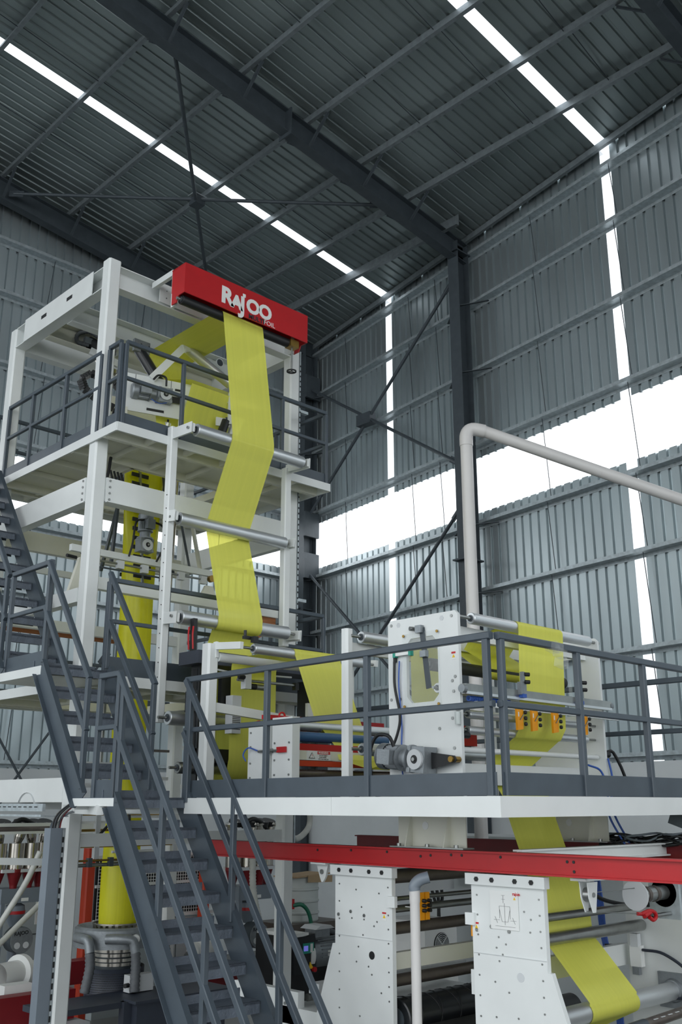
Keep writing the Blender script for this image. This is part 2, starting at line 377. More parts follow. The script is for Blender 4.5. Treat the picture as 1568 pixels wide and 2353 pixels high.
# ------------------------------------------------------------------ generic machine pieces
def octo(w_, c=.02):
    a = w_ / 2; k = a - c; return [(-k, -a), (k, -a), (a, -k), (a, k), (k, a), (-k, a), (-a, k), (-a, -k)]
def post(t, x, y, z0, z1, w_=.17, m='white', name='post'):
    return B().sect((x, y, z0), (x, y, z1), octo(w_), (1, 0, 0)).mk(name, m, t)
def bolts(t, pts, d, r=.014, h=.012, m='steel', name='bolt'):
    out = None
    for p in pts:
        if out is None:
            b = B(); b.cyl(p, V(p) + V(d) * h, r, 6); out = b.mk(name, m, t); p0 = V(p)
        else: inst(out, V(p) - p0, t)
def roller(label, y, z, x0, x1, r, m='roller', sh=.12, rs=.016, group='idler rollers', film=None, cap='steel'):
    t = thing('idler_roller', label, 'roller', ((x0 + x1) / 2, y, z - r), group)
    b = B(); b.lathe((x0, y, z), (1, 0, 0), [(r * .55, 0), (r * .55, .001), (r * .93, .001), (r, .008), (r, x1 - x0 - .008), (r * .93, x1 - x0 - .001), (r * .55, x1 - x0 - .001), (r * .55, x1 - x0)], 28); b.mk('tube', m, t)
    b = B(); b.cyl((x0 - sh, y, z), (x1 + sh, y, z), rs, 12); b.mk('shaft', cap, t)
    for x in (x0, x1):
        b = B(); b.ring((x, y, z), (1, 0, 0), [(rs * 1.02, -.006), (r * .56, -.006), (r * .56, .02), (rs * 1.02, .02)], 20); b.mk('bearing', 'darksteel', t)
    return t
def railing(label, p, q, posts, h=1.05, kick=.145, z0=None, mid=.55, rail2=None, grp='grey guard railings', sq=.049, ends=True):
    p, q = V(p), V(q); t = thing('guard_railing', label, 'railing', p, grp); up_ = V((0, 0, 1)); d = (q - p)
    B().rb(p + up_ * (h - sq/2), q + up_ * (h - sq/2), sq).mk('top_rail', 'grey_paint', t)
    B().rb(p + up_ * (mid * h), q + up_ * (mid * h), sq * .88).mk('mid_rail', 'grey_paint', t)
    for k in posts:
        a = p + d * k; B().rb(a, a + up_ * (h - sq), sq * .95).mk('post', 'grey_paint', t)
    if kick: B().bar(p + up_ * (kick / 2), q + up_ * (kick / 2), .006, kick).mk('kick_plate', 'grey_paint', t)
    return t
def gearmotor(t, c, ax, sd, s=1, nm=''):
    """worm gear motor: c gearbox centre, ax towards the motor, sd the output shaft side"""
    c, ax, sd = V(c), V(ax).normalized(), V(sd).normalized(); u = ax.cross(sd).normalized()
    def bx(b, o, dx, dy, dz):
        o = V(o); vs = []
        for k in (-1, 1):
            for j in (-1, 1):
                for i in (-1, 1): vs.append(o + ax * i * dx / 2 + sd * j * dy / 2 + u * k * dz / 2)
        b.add(vs, [(0,1,3,2),(4,6,7,5),(0,4,5,1),(2,3,7,6),(0,2,6,4),(1,5,7,3)]); return b
    g = bx(B(), c, .17 * s, .13 * s, .19 * s).mk('gearbox', 'castalu', t)
    b = B(); b.ring(c + sd * .065 * s, sd, [(.03 * s, 0), (.075 * s, 0), (.075 * s, .02 * s), (.03 * s, .02 * s)], 20); b.mk('output_flange', 'labelgrey', g)
    b = B(); b.cyl(c + sd * .06 * s, c + sd * .088 * s, .032 * s, 16); b.mk('hub', 'black', g)
    b = B(); b.cyl(c + sd * .06 * s, c + sd * .1 * s, .014 * s, 12); b.mk('shaft_end', 'steel', g)
    for i in (-1, 1):
        for k in (-1, 1): bx(B(), c + ax * i * .07 * s + u * k * .08 * s, .035 * s, .145 * s, .035 * s).mk('foot', 'castalu', g)
    m = c + ax * .085 * s
    b = B(); b.lathe(m, ax, [(0, 0), (.105 * s, 0), (.105 * s, .02 * s), (.07 * s, .03 * s), (.07 * s, .09 * s), (.1 * s, .1 * s), (.1 * s, .115 * s)], 24); b.mk('adapter', 'castalu', t)
    b = B(); n = 24; o = []
    prof = [(.082 if i % 2 else .094) * s for i in range(2 * n)]
    for h in (.115 * s, .25 * s):
        for i in range(2 * n):
            a = 2 * math.pi * i / (2 * n); o.append(m + ax * h + (sd * math.cos(a) + u * math.sin(a)) * prof[i])
    k2 = 2 * n; b.add(o, [(i, (i + 1) % k2, k2 + (i + 1) % k2, k2 + i) for i in range(k2)] + [tuple(range(k2)), tuple(range(k2, 2 * k2))]); mm = b.mk('motor_body', 'castalu', t)
    b = B(); b.lathe(m + ax * .25 * s, ax, [(.098 * s, 0), (.1 * s, .01 * s), (.1 * s, .07 * s), (.085 * s, .085 * s), (0, .088 * s)], 24); b.mk('fan_cover', 'castalu', t)
    b = B(); bx(b, m + ax * .18 * s + sd * .11 * s, .12 * s, .06 * s, .1 * s); bx(b, m + ax * .18 * s + sd * .142 * s, .13 * s, .012 * s, .11 * s); b.mk('terminal_box', 'castalu', t)
    return t
# ------------------------------------------------------------------ tower
XL, XR, YF, YK = 5.45, 8.40, 9.75, 12.2
tw = thing('tower_frame', 'tall white steel take-off tower carrying two platforms', 'tower', (6.93, 11, FL))
post(tw, XL, YF, FL, 6.43); post(tw, XR, YF, FL, 6.36); post(tw, XL, YK, FL, 6.36); post(tw, XR, YK, FL, 6.36)
def cbeam(p, q, h, wd, m='white', name='beam', out=1, t=tw):
    a = wd / 2; c = h / 2; k = .012
    sec = [(-a, -c), (a, -c), (a, -c + k), (-a + k, -c + k), (-a + k, c - k), (a, c - k), (a, c), (-a, c)]
    if out < 0: sec = [(-x, y) for x, y in sec][::-1]
    return B().sect(p, q, sec).mk(name, m, t)
cbeam((XL - .0, YK - .08, 6.22), (XL, YF + .08, 6.22), .3, .15, out=1); cbeam((XL + .08, YF, 6.22), (XR - .08, YF, 6.22), .3, .15, out=1)
cbeam((XR, YF, 6.22), (XR, YK, 6.22), .3, .15, out=1); cbeam((XL, YK, 6.22), (XR, YK, 6.22), .3, .15, out=-1)
cv = B().box((XL - .09, 10.05, 6.06), (XL - .08, 11.85, 6.39)).mk('cover_plate', 'white', tw)
for y in (10.62, 11.3): B().box((XL - .093, y - .07, 6.22), (XL - .09, y + .07, 6.27)).mk('slot', 'black', cv)
for y, m in ((10.9, 'white'), (11.5, 'cream')):
    bm_ = cbeam((XL + .08, y, 6.2), (XR - .05, y, 6.2), .28, .14, m)
    if y < 11:
        for x in (6.0, 7.93): B().ring((x, y - .075, 6.24), (0, 1, 0), [(.055, -.004), (.065, -.004), (.065, .003), (.055, .003)], 20).mk('hole_rim', 'white', bm_); B().cyl((x, y - .078, 6.24), (x, y - .07, 6.24), .055, 20).mk('hole', 'darksteel', bm_)
for x in (6.5, 7.35): B().bar((x, 10.98, 6.12), (x, 11.43, 6.12), .1, .06).mk('tie_plate', 'white', tw)
bx1 = B().bar((XL + .085, YF - .05, 3.47), (XR - .085, YF - .05, 3.47), .08, .3).mk('beam', 'white', tw)
B().box((XL + .085, YF - .13, 3.318), (XR - .085, YF + .03, 3.33)).mk('flange', 'white', bx1)
bx2 = B().bar((XL - .05, YF + .085, 3.47), (XL - .05, YK - .085, 3.47), .08, .3).mk('beam', 'white', tw)
B().box((XL - .1, YF + .085, 3.318), (XL + .03, YK - .085, 3.33)).mk('flange', 'white', bx2)
B().bar((XR, YF + .085, 3.47), (XR, YK - .085, 3.47), .1, .3).mk('beam', 'white', tw); B().bar((XL, YK, 3.4), (XR, YK, 3.4), .1, .26).mk('beam', 'cream', tw)
bolts(tw, [(XL + .13, YF - .09, 3.36 + i * .075) for i in range(4)] + [(XR - .13, YF - .09, 3.36 + i * .075) for i in range(4)], (0, -1, 0))
bolts(tw, [(XL - .09, YF + .13, 3.36 + i * .075) for i in range(4)], (-1, 0, 0))
B().bar((XL - .03, YF + .08, 2.24), (XL - .03, YK - .08, 2.24), .12, .16).mk('beam', 'white', tw); B().bar((XL + .08, YF + .15, 2.42), (XR - .08, YF + .15, 2.42), .1, .14).mk('beam', 'white', tw)
B().bar((XL + .05, YK, 2.3), (XR, YK, 2.3), .1, .14).mk('beam', 'white', tw)
B().bar((XL - .03, YF + .08, .14), (XL - .03, YK + 3.5, .14), .1, .25).mk('beam', 'white', tw)
B().bar((XL + .08, YF, -.07), (XR - .08, YF, -.07), .1, .08).mk('beam', 'white', tw)
B().bar((XL + .08, YF, -.37), (XR - .08, YF, -.37), .1, .13).mk('beam', 'white', tw)
B().bar((XL + .08, YK, -.3), (XR - .08, YK, -.3), .1, .13).mk('beam', 'white', tw)
bolts(tw, [(XL - .087, YF - .05, z) for z in (-.12, -.5, -.9, -1.25, -1.5)], (-1, 0, 0), .012)
def platform(z, x0, x1, y0, y1, hole, fh_, nm, m='white'):
    hx0, hx1, hy0, hy1 = hole
    b = B()
    for a in (((x0, y0), (x1, hy0)), ((x0, hy1), (x1, y1)), ((x0, hy0), (hx0, hy1)), ((hx1, hy0), (x1, hy1))): b.box((*a[0], z - .012), (*a[1], z))
    b.mk('deck_plate', 'cream', tw)
    for p, q in (((x0, y0), (x1, y0)), ((x0, y0), (x0, y1)), ((x1, y0), (x1, y1)), ((x0, y1), (x1, y1))): B().bar((*p, z - fh_/2), (*q, z - fh_/2), .02, fh_).mk('fascia', m, tw)
    for x in [x0 + (x1 - x0) * i / 6 for i in range(1, 6)]:
        for ya, yb in ((y0, hy0), (hy1, y1)): B().bar((x, ya + .01, z - .05), (x, yb, z - .05), .05, .07).mk('joist', 'cream', tw)
    for y in (y0 + .28, hy0, hy1, y1 - .3): B().bar((x0 + .01, y, z - .06), (x1 - .01, y, z - .06), .06, .1).mk('joist', 'cream', tw)
    for x in (hx0, hx1): B().bar((x, hy0, z - .06), (x, hy1, z - .06), .06, .1).mk('joist', 'cream', tw)
    for i in (1, 2):
        y = hy0 + (hy1 - hy0) * i / 3
        B().bar((x0 + .01, y, z - .05), (hx0, y, z - .05), .05, .07).mk('joist', 'cream', tw); B().bar((hx1, y, z - .05), (x1, y, z - .05), .05, .07).mk('joist', 'cream', tw)
platform(4.13, 5.35, 8.64, 9.2, 12.5, (6.2, 7.7, 10.2, 12.0), .105, 'upper')
platform(1.30, 5.33, 8.60, 9.2, 12.5, (6.2, 7.7, 10.2, 12.0), .11, 'mid')
# ladder strip with slots on the right post
b = B(); b.box((XR + .085, YF - .09, -.5), (XR + .1, YF - .02, 6.2)); lad = b.mk('slotted_strip', 'galv', tw)
b = B()
for i in range(62): b.box((XR + .083, YF - .092, 1.2 + i * .078), (XR + .101, YF - .088, 1.225 + i * .078)); 
b.mk('slot_row', 'black', lad)['kind'] = 'stuff'
for z in (5.3, 2.6, 1.75): B().bar((XR + .08, YF - .05, z), (XR + .26, YF - .05, z), .05, .04).mk('arm_stub', 'galv', tw)
B().box((XR + .08, YF - .1, 4.28), (XR + .16, YF + .02, 4.4)).mk('valve_block', 'red', tw)
# thin roller uprights
for x in (6.08, 7.84):
    z0_, z1_ = (.84, 4.24) if x < 7 else (1.85, 4.15)
    u_ = B().sect((x, 9.17, z0_), (x, 9.17, z1_), octo(.1, .012), (1, 0, 0)).mk('upright', 'white', tw)
    bolts(tw, [(x - .052, 9.15, z) for z in ([1.0 + .16 * i for i in range(16)] if x < 7 else [])], (-1, 0, 0), .007, .004, 'black', 'hole')
    for y, z in ((8.8, 4.13), (9.05, 3.13), (8.93, 1.95)):
        B().bar((x, 9.17, z + .02), (x, y - .05, z), .03, .1).mk('bracket', 'white', tw); B().bar((x - .03 * (1 if x < 7 else -1), 9.17, z + .02), (x - .03 * (1 if x < 7 else -1), y - .05, z), .012, .13).mk('bracket_plate', 'white', tw)
# ------------------------------------------------------------------ red sign box
sg = thing('sign_box', 'long red header box with white lettering hanging over the film', 'sign', (6.97, 9.1, 5.88))
B().prism([(8.95, 5.9), (8.95, 6.29), (9.2, 6.29), (9.2, 5.82), (9.1, 5.82), (9.06, 5.9)], 'x', 5.98, 5.995).mk('end_plate', 'red', sg)
B().prism([(8.95, 5.9), (8.95, 6.29), (9.2, 6.29), (9.2, 5.82), (9.1, 5.82), (9.06, 5.9)], 'x', 7.955, 7.97).mk('end_plate', 'red', sg)
B().box((5.98, 8.935, 5.9), (7.97, 8.95, 6.3)).mk('front_panel', 'red', sg); B().box((5.98, 8.95, 6.285), (7.97, 9.22, 6.3)).mk('top_panel', 'red', sg)
B().box((5.98, 9.2, 5.98), (7.97, 9.21, 6.29)).mk('back_panel', 'red', sg)
for s_, x, z, sz, m, bo, sp in (('R', 6.525, 5.985, .30, 'label', .014, 1), ('A', 6.69, 5.975, .24, 'label', .014, 1), ('J', 6.825, 5.945, .31, 'label', .012, 1), ('O', 6.925, 5.995, .262, 'label', .012, 1), ('O', 7.125, 5.995, .262, 'label', .012, 1)):
    text(s_, sz, (x, 8.933, z), (1, 0, 0), (0, 0, 1), m, 'letter', sg, .002, bo)
B().cbox((6.885, 8.932, 6.19), (.045, .004, .045)).mk('letter_dot', 'label', sg)
text('MULTI', .088, (6.965, 8.933, 5.908), (1, 0, 0), (0, 0, 1), 'ink', 'lettering', sg, .002, .003, 1.05); text('FOIL', .092, (7.215, 8.933, 5.912), (1, 0, 0), (0, 0, 1), 'label', 'lettering', sg, .002, -.0005, 1.0)
for x in (6.03, 7.93):
    B().bar((x, 9.25, 6.3), (x, 9.7, 6.3), .05, .08).mk('mounting_arm', 'white', sg); B().box((x - .02, 9.18, 5.82), (x + .02, 9.26, 6.3)).mk('hanger', 'white', sg)
B().box((6.1, YF - .09, 6.1), (6.75, YF - .078, 6.37)).mk('bolt_plate', 'white', tw)
bolts(tw, [(6.2 + .12 * (i % 4), YF - .09, 6.18 + .1 * (i // 4)) for i in range(8)], (0, -1, 0), .009, .006)
roller('black rubber roller tucked under the red sign box', 9.06, 5.86, 6.02, 7.76, .06, 'black', .06, .02)
hw = thing('hand_wheel', 'small black handwheel on a thin rod below the sign box', 'handwheel', (7.78, 9.03, 5.45))
B().ring((7.78, 9.03, 5.46), (0, 0, 1), [(.05, -.008), (.066, -.008), (.066, .008), (.05, .008)], 24).mk('rim', 'black', hw); B().cyl((7.78, 9.03, 5.45), (7.78, 9.03, 5.8), .012, 8).mk('rod', 'steel', hw)
for a in range(3): B().bar((7.78, 9.03, 5.46), (7.78 + .055 * math.cos(a * 2.1), 9.03 + .055 * math.sin(a * 2.1), 5.46), .012, .01).mk('spoke', 'black', hw)
B().box((7.72, 8.98, 5.8), (7.86, 9.1, 5.9)).mk('bracket', 'brass', hw)
roller('bright roller on brackets at the upper platform edge of the tower', 8.8, 4.13, 6.14, 7.78, .075)
roller('bright roller below the upper platform with film behind it', 9.09, 3.13, 6.16, 7.76, .075)
roller('bright roller beside the middle platform where film turns under', 8.95, 1.97, 6.14, 7.70, .08)
roller('short cream roller at the foot of the thin white upright', 9.0, .88, 6.08, 7.8, .075, 'roller')
# ------------------------------------------------------------------ railings
railing('grey railing along the stair side of the lower platform', (5.23, 7.45, .05), (5.23, 4.0, .05), (.012, .33, .664, .987))
rn = railing('grey railing across the near end of the lower platform', (5.265, 3.98, .05), (8.4, 3.98, .05), (.012, .30, .595, .89))
for i, (dx, dz) in enumerate(((0, 0), (.05, .01), (.09, -.03), (.1, -.1))): B().bar((5.86 + dx, 3.98, 1.07 + dz), (5.95 + dx, 3.975, 1.05 + dz), .055, .06).mk('plastic_tape', 'clear', rn)
railing('grey railing on the far side of the lower platform by the wall', (8.42, 4.05, .05), (8.42, 9.0, .05), (.0, .25, .5, .75))
railing('short grey railing on the landing at the foot of the second stair', (4.53, 7.44, .05), (4.53, 7.75, .05), (0, 1))
railing('short grey railing on the second landing below the upper stair', (4.53, 8.84, 1.28), (4.53, 9.66, 1.28), (0, 1))
railing('grey railing on the left side of the upper platform', (5.38, 9.69, 4.13), (5.38, 12.08, 4.13), (0, .35, .716, 1))
railing('stub of grey railing at the near corner of the upper platform', (5.38, 9.27, 4.13), (5.38, 9.52, 4.13), (0, 1))
railing('grey railing along the film side of the upper platform', (5.43, 9.24, 4.13), (8.6, 9.24, 4.13), (0, .254, .752, 1))
railing('grey railing on the right side of the upper platform', (8.61, 9.28, 4.13), (8.61, 12.4, 4.13), (.0, .33, .66, 1))
railing('grey railing at the back of the upper platform', (5.4, 12.47, 4.13), (8.6, 12.47, 4.13), (0, .33, .66, 1))
railing('grey railing along the film side of the middle platform', (5.42, 9.24, 1.3), (8.57, 9.24, 1.3), (0, .24, .62, 1), kick=.2)
railing('grey railing on the right side of the middle platform', (8.58, 9.28, 1.3), (8.58, 12.4, 1.3), (0.33, .66, 1))
railing('grey railing at the back of the middle platform', (5.4, 12.47, 1.3), (8.6, 12.47, 1.3), (0, .33, .66, 1))
# ------------------------------------------------------------------ stairs
def stair(label, y0, z0, y1, z1, n, lo=None, hr=1.02, top_rail=True, xa=4.51, xb=5.2, posts=(.12, .9), sides=(4.51, 5.2)):
    """flight rising along +Y from (y0,z0) to (y1,z1)"""
    t = thing('stair_flight', label, 'stairs', ((xa + xb) / 2, y0, z0), 'grey steel stairs')
    for x, s in ((xa, -1), (xb, 1)):
        d = V((0, y1 - y0, z1 - z0)).normalized(); b = B()
        w_ = .11; tk = .008; f = .05
        sec = [(-w_, 0), (w_, 0), (w_, f), (w_ - tk, f), (w_ - tk, tk), (-w_ + tk, tk), (-w_ + tk, f), (-w_, f)]
        nrm = V((0, -d.z, d.y)); o = []
        for c in (V((x, y0, z0)) + V((0, 0, -.02)), V((x, y1, z1)) + V((0, 0, -.02))):
            o += [c + nrm * a + V((s * bb, 0, 0)) for a, bb in sec]
        k = len(sec); b.add(o, [(i, (i + 1) % k, k + (i + 1) % k, k + i) for i in range(k)] + [tuple(range(k)), tuple(range(k, 2 * k))]); b.mk('stringer', 'grey_paint', t)
    first = None
    for i in range(n):
        f = (i + 1) / n; y = y0 + (y1 - y0) * f; z = z0 + (z1 - z0) * f
        if first is None:
            b = B(); b.box((xa + .01, y - .05, z - .02), (xb - .01, y + .2, z)); b.box((xa + .01, y - .05, z - .085), (xb - .01, y - .04, z - .0)); b.box((xa + .01, y + .19, z - .05), (xb - .01, y + .2, z + .06))
            first = b.mk('tread', 'tread', t); f0 = V((0, y, z))
        else: inst(first, V((0, y, z)) - f0, t)
    for x in sides:
        for hh in (hr, hr * .55):
            B().rb((x, y0, z0 + hh), (x, y1 + .02, z1 + hh), .049).mk('handrail' if hh == hr else 'mid_rail', 'grey_paint', t)
        for f in posts:
            y = y0 + (y1 - y0) * f; z = z0 + (z1 - z0) * f; B().rb((x, y, z + .05), (x, y, z + hr - .02), .046).mk('post', 'grey_paint', t)
    return t
stair('long grey stair climbing from the floor to the lower platform', 5.25, FL + .02, 7.40, .05, 12, posts=(.1, .38, .66, .97))
stair('short grey stair from the lower landing up to the second landing', 7.92, .05, 8.84, 1.28, 5, posts=(.02, .98))
stair('upper grey stair rising at the left edge to the top platform', 9.72, 1.28, 11.95, 4.13, 12, posts=(.02, .5, .98), sides=(4.51,))
# ------------------------------------------------------------------ landings and lower platform
ld = thing('stair_landing', 'small white-edged landing between the first two stair flights', 'landing', (4.86, 7.7, -.02), 'stair landings')
B().box((4.51, 7.40, .035), (5.2, 8.05, .05)).mk('deck_plate', 'tread', ld); B().box((4.5, 7.38, -.02), (4.515, 8.05, .045)).mk('fascia', 'white', ld); B().box((4.51, 8.03, -.05), (5.2, 8.05, .04)).mk('fascia', 'white', ld)
B().bar((4.51, 7.6, -.05), (5.3, 9.6, -.05), .06, .08).mk('support_arm', 'white', ld)
ld = thing('stair_landing', 'upper white-edged landing below the topmost stair', 'landing', (4.86, 9.3, 1.2), 'stair landings')
B().box((4.51, 8.86, 1.265), (5.33, 9.85, 1.28)).mk('deck_plate', 'tread', ld); B().box((4.5, 8.84, 1.19), (4.515, 9.85, 1.275)).mk('fascia', 'white', ld); B().box((4.51, 9.83, 1.19), (5.33, 9.85, 1.275)).mk('fascia', 'white', ld)
B().box((4.515, 8.86, 1.19), (5.33, 9.83, 1.2)).mk('soffit', 'cream', ld)
lp = thing('work_platform', 'low white-edged platform in front of the tower', 'platform', (6.8, 6, -.083))
for a in (((5.21, 3.97), (8.44, 4.75)), ((5.21, 5.15), (8.44, 9.2)), ((5.21, 4.75), (6.5, 5.15)), ((7.4, 4.75), (8.44, 5.15))): B().box((*a[0], .03), (*a[1], .045)).mk('deck_plate', 'tread', lp)
B().box((5.19, 3.95, -.083), (5.21, 5.5, .047)).mk('fascia', 'white', lp); B().box((5.19, 5.502, -.083), (5.21, 7.36, .047)).mk('fascia', 'white', lp)
B().box((5.21, 3.95, -.083), (8.45, 3.97, .047)).mk('fascia', 'white', lp); B().box((8.43, 3.97, -.083), (8.45, 9.2, .047)).mk('fascia', 'white', lp); B().box((5.21, 7.34, -.083), (5.23, 9.2, .03)).mk('fascia', 'white', lp)
for y in (5.6, 6.6, 7.6): B().bar((5.22, y, -.02), (8.43, y, -.02), .06, .1).mk('joist', 'cream', lp)
post(lp, 8.3, 4.1, FL, -.08, .1)
for s_, x in ((-1, 5.92), (1, 7.85)):
    pd = B().box((x - .006, 4.83, -.31), (x + .006, 5.5, -.02)).mk('pedestal_plate', 'cream', lp)
    B().box((x - .08, 4.8, -.32), (x + .05, 5.53, -.31)).mk('foot', 'steel', pd); B().cyl((x - .01, 5.22, -.16), (x - .007, 5.22, -.16), .03, 20).mk('hole', 'label', pd)
    for y in (4.98, 5.36): B().prism([(x, -.31), (x - .09, -.31), (x - .015, -.03), (x, -.03)], 'y', y - .005, y + .005).mk('rib', 'cream', pd)
    bolts(lp, [(x - .06, y, -.31) for y in (4.88, 5.16, 5.45)], (0, 0, 1), .018, .02)
# ------------------------------------------------------------------ the yellow film web
FX0, FX1 = 6.61, 7.25
fm = thing('film_web', 'yellow plastic film web running over the tower rollers and platform', 'film', (6.93, 7, -1.4))
def arc(y, z, r, a0, a1, n=8):
    return [(y + r * math.cos(math.radians(a0 + (a1 - a0) * i / n)), z + r * math.sin(math.radians(a0 + (a1 - a0) * i / n))) for i in range(n + 1)]
def span(path, x0=FX0, x1=FX1, m='film', name='film_span', th=.0012, sh=0):
    b = B(); P = []
    for i in range(len(path) - 1):
        a, c = V((0, *path[i])), V((0, *path[i + 1])); k = max(1, int((c - a).length / .12))
        for j in range(k): P.append(a.lerp(c, j / k))
    P.append(V((0, *path[-1]))); NX = 6; vs = []
    for i, p in enumerate(P):
        for k in range(NX + 1): vs.append((x0 + (x1 - x0) * k / NX + sh * i / len(P), p.y, p.z))
    b.add(vs, [(i * (NX + 1) + k, i * (NX + 1) + k + 1, (i + 1) * (NX + 1) + k + 1, (i + 1) * (NX + 1) + k) for i in range(len(P) - 1) for k in range(NX)], True)
    return b.mk(name, m, fm, False)
r = .004
# from the take-off up to the red box, over its roller and down the tower front
span([(10.3, 4.5), (10.5, 5.3), (10.72, 5.85), (10.66, 5.92), (9.2, 5.94)] + arc(9.06, 5.86, .067, 60, 180, 8) + [(8.99, 5.86), (8.72, 4.2)] + arc(8.8, 4.13, .081, 165, 195, 4) + [(9.15, 3.22), (9.172, 3.13), (9.155, 3.05), (8.862, 2.05)] + arc(8.95, 1.97, .086, 165, 290, 9) + [(9.05, 1.75)])
span([(9.05, 1.75), (9.02, .5)] + arc(8.81, .42, .2, 0, -180, 10) + [(8.6, .45), (8.6, 1.42)] + arc(8.5, 1.42, .1, 0, 90, 5) + [(7.62, 1.525)] + arc(7.6, 1.47, .054, 85, 200, 8) + [(7.225, .75)] + arc(7.17, .71, .048, 20, -150, 8) + [(6.95, .52), (6.9, .4)])
span([(6.9, .4), (6.5, .3), (6.08, .40)] + arc(6.02, .44, .056, 300, 180, 5) + [(5.964, 1.38)] + arc(6.02, 1.39, .048, 180, 90, 5)[:0] + arc(6.02, 1.39, .056, 180, 130, 3) + [(5.95, 1.43), (5.5, 1.3), (5.22, 1.1)] + arc(5.15, 1.06, .053, 20, -170, 8) + [(5.12, 1.13), (5.35, 1.27), (5.3, 1.33), (4.86, 1.445)] + arc(4.82, 1.40, .05, 70, 190, 8) + [(4.80, .6)] + arc(4.88, .54, .037, 200, 270, 4) + [(5.18, .3), (4.98, .02), (4.96, -.1), (4.74, -.7)])
span([(4.74, -.7), (4.68, -.85), (4.67, -1.0), (4.63, -1.03), (4.32, -1.36)] + arc(4.37, -1.43, .072, 130, 250, 8) + [(4.6, -1.62), (4.9, -1.75)])
# take-off turner spans behind, seen through the railing
span([(10.95, 5.75), (10.75, 5.6), (10.3, 5.45), (9.95, 5.35)], 6.75, 7.65, sh=.1); span([(9.95, 5.3), (10.1, 4.95), (10.3, 4.4), (10.3, 4.15)], 6.85, 7.6); span([(10.6, 4.7), (10.5, 4.45), (10.7, 4.2)], 6.6, 7.3)
bb = thing('film_bubble', 'tall glossy yellow bubble of film blown up from the die', 'film', (6.93, 11.1, -1.4))
prof = [(.225, 0), (.232, .15), (.232, .6), (.225, .8), (.215, 1.2), (.212, 2.6), (.212, 4.1)]
B().lathe((6.93, 11.1, -1.38), (0, 0, 1), prof, 40, False).mk('bubble', 'bubble', bb, False)
b = B(); n = 40; o = []
for k in range(9):
    f = k / 8; z = 2.72 + f * 1.75; a = .212 + f * .11; c = .212 * (1 - f) + .012
    o += [(6.93 + a * math.cos(2 * math.pi * i / n), 11.1 + c * math.sin(2 * math.pi * i / n), z) for i in range(n)]
b.add(o, [(k * n + i, k * n + (i + 1) % n, (k + 1) * n + (i + 1) % n, (k + 1) * n + i) for k in range(8) for i in range(n)], True); b.mk('collapsed_tube', 'bubble', bb, False)
B().box((6.61, 11.088, 4.47), (7.25, 11.112, 4.9)).mk('flat_tube', 'film', bb)
# ------------------------------------------------------------------ slitting box on the platform
def holed(x0, x1, Y0, Y1, Z0, Z1, h):                         # plate in the YZ plane with one rounded window
    y0, y1, z0, z1 = h; c = .05; b = B(); R = .03
    out = [(Y0, Z0), (Y1, Z0), (Y1, Z1 - R), (Y1 - R, Z1), (Y0 + R, Z1), (Y0, Z1 - R)]
    inn = [(y0 + c, z0), (y1 - c, z0), (y1, z0 + c), (y1, z1 - c), (y1 - c, z1), (y0 + c, z1), (y0, z1 - c), (y0, z0 + c)]
    for x, k in ((x0, 0), (x1, 1)):
        vs = [(x, *p) for p in out] + [(x, *p) for p in inn]
        fs = [(0, 1, 7, 6), (1, 8, 7), (1, 2, 9, 8), (2, 3, 10, 9), (3, 10, 9)[:0], (3, 4, 11, 10), (4, 5, 12, 11), (5, 0, 13, 12), (0, 6, 13)]
        b.add(vs, [f for f in fs if len(f) > 2])
    n = 6; b.add([(x, *p) for x in (x0, x1) for p in out], [(i, (i + 1) % n, n + (i + 1) % n, n + i) for i in range(n)])
    n = 8; b.add([(x, *p) for x in (x0, x1) for p in inn], [(i, (i + 1) % n, n + (i + 1) % n, n + i) for i in range(n)])
    return b
su = thing('slitting_unit', 'white boxy film slitting unit with window and gear motor on the platform', 'machine', (6.85, 5.15, .045))
p1 = holed(5.855, 5.885, 4.79, 5.53, .05, 1.44, (5.0, 5.33, .76, 1.27)).mk('side_plate', 'white', su)
p2 = holed(7.82, 7.85, 4.79, 5.53, .05, 1.44, (5.0, 5.33, .76, 1.27)).mk('side_plate', 'white', su)
B().box((5.842, 4.975, .72), (5.849, 5.36, 1.31)).mk('window_cover', 'clear', p1)
bolts(p1, [(5.842, y, z) for y in (4.99, 5.345) for z in (.735, 1.295)], (-1, 0, 0), .012, .008, 'brass')
bolts(p1, [(5.855, y, z) for y, z in ((4.85, 1.4), (5.49, 1.4), (4.86, .9), (4.83, .93), (4.85, .82), (5.5, .8), (5.0, .55), (4.86, .4), (4.87, .62), (5.4, .8))], (-1, 0, 0), .013, .006, 'steel')
bolts(p1, [(5.855, y, 1.395) for y in (4.95, 5.41)], (-1, 0, 0), .022, .002, 'labelgrey', 'lifting_hole')
B().box((5.855, 4.78, .05), (5.885, 5.53, .08)).mk('foot', 'white', su)
for z, y in ((1.32, 5.45), (1.3, 4.95)): B().bar((5.88, y, z), (7.82, y, z), .06, .1).mk('tie_bar', 'white', su)
B().box((5.88, 5.0, .14), (7.82, 5.1, .30)).mk('cross_beam', 'white', su); B().cyl((5.885, 4.86, .39), (7.8, 4.86, .39), .022, 14).mk('guide_pipe', 'white', su)
B().bar((5.84, 4.74, .83), (7.86, 4.74, .83), .05, .075).mk('trim_rail', 'steel', su); B().bar((5.84, 4.712, .80), (7.86, 4.712, .80), .01, .02).mk('rail_lip', 'roller', su)
B().bar((5.95, 4.72, .725), (7.95, 4.72, .725), .03, .035).mk('slitter_bar', 'white', su)
for x in (5.83, 7.87): B().cyl((x - .02, 4.74, .83), (x + .02, 4.74, .83), .032, 18).mk('rail_end', 'castalu', su)
b = B(); 
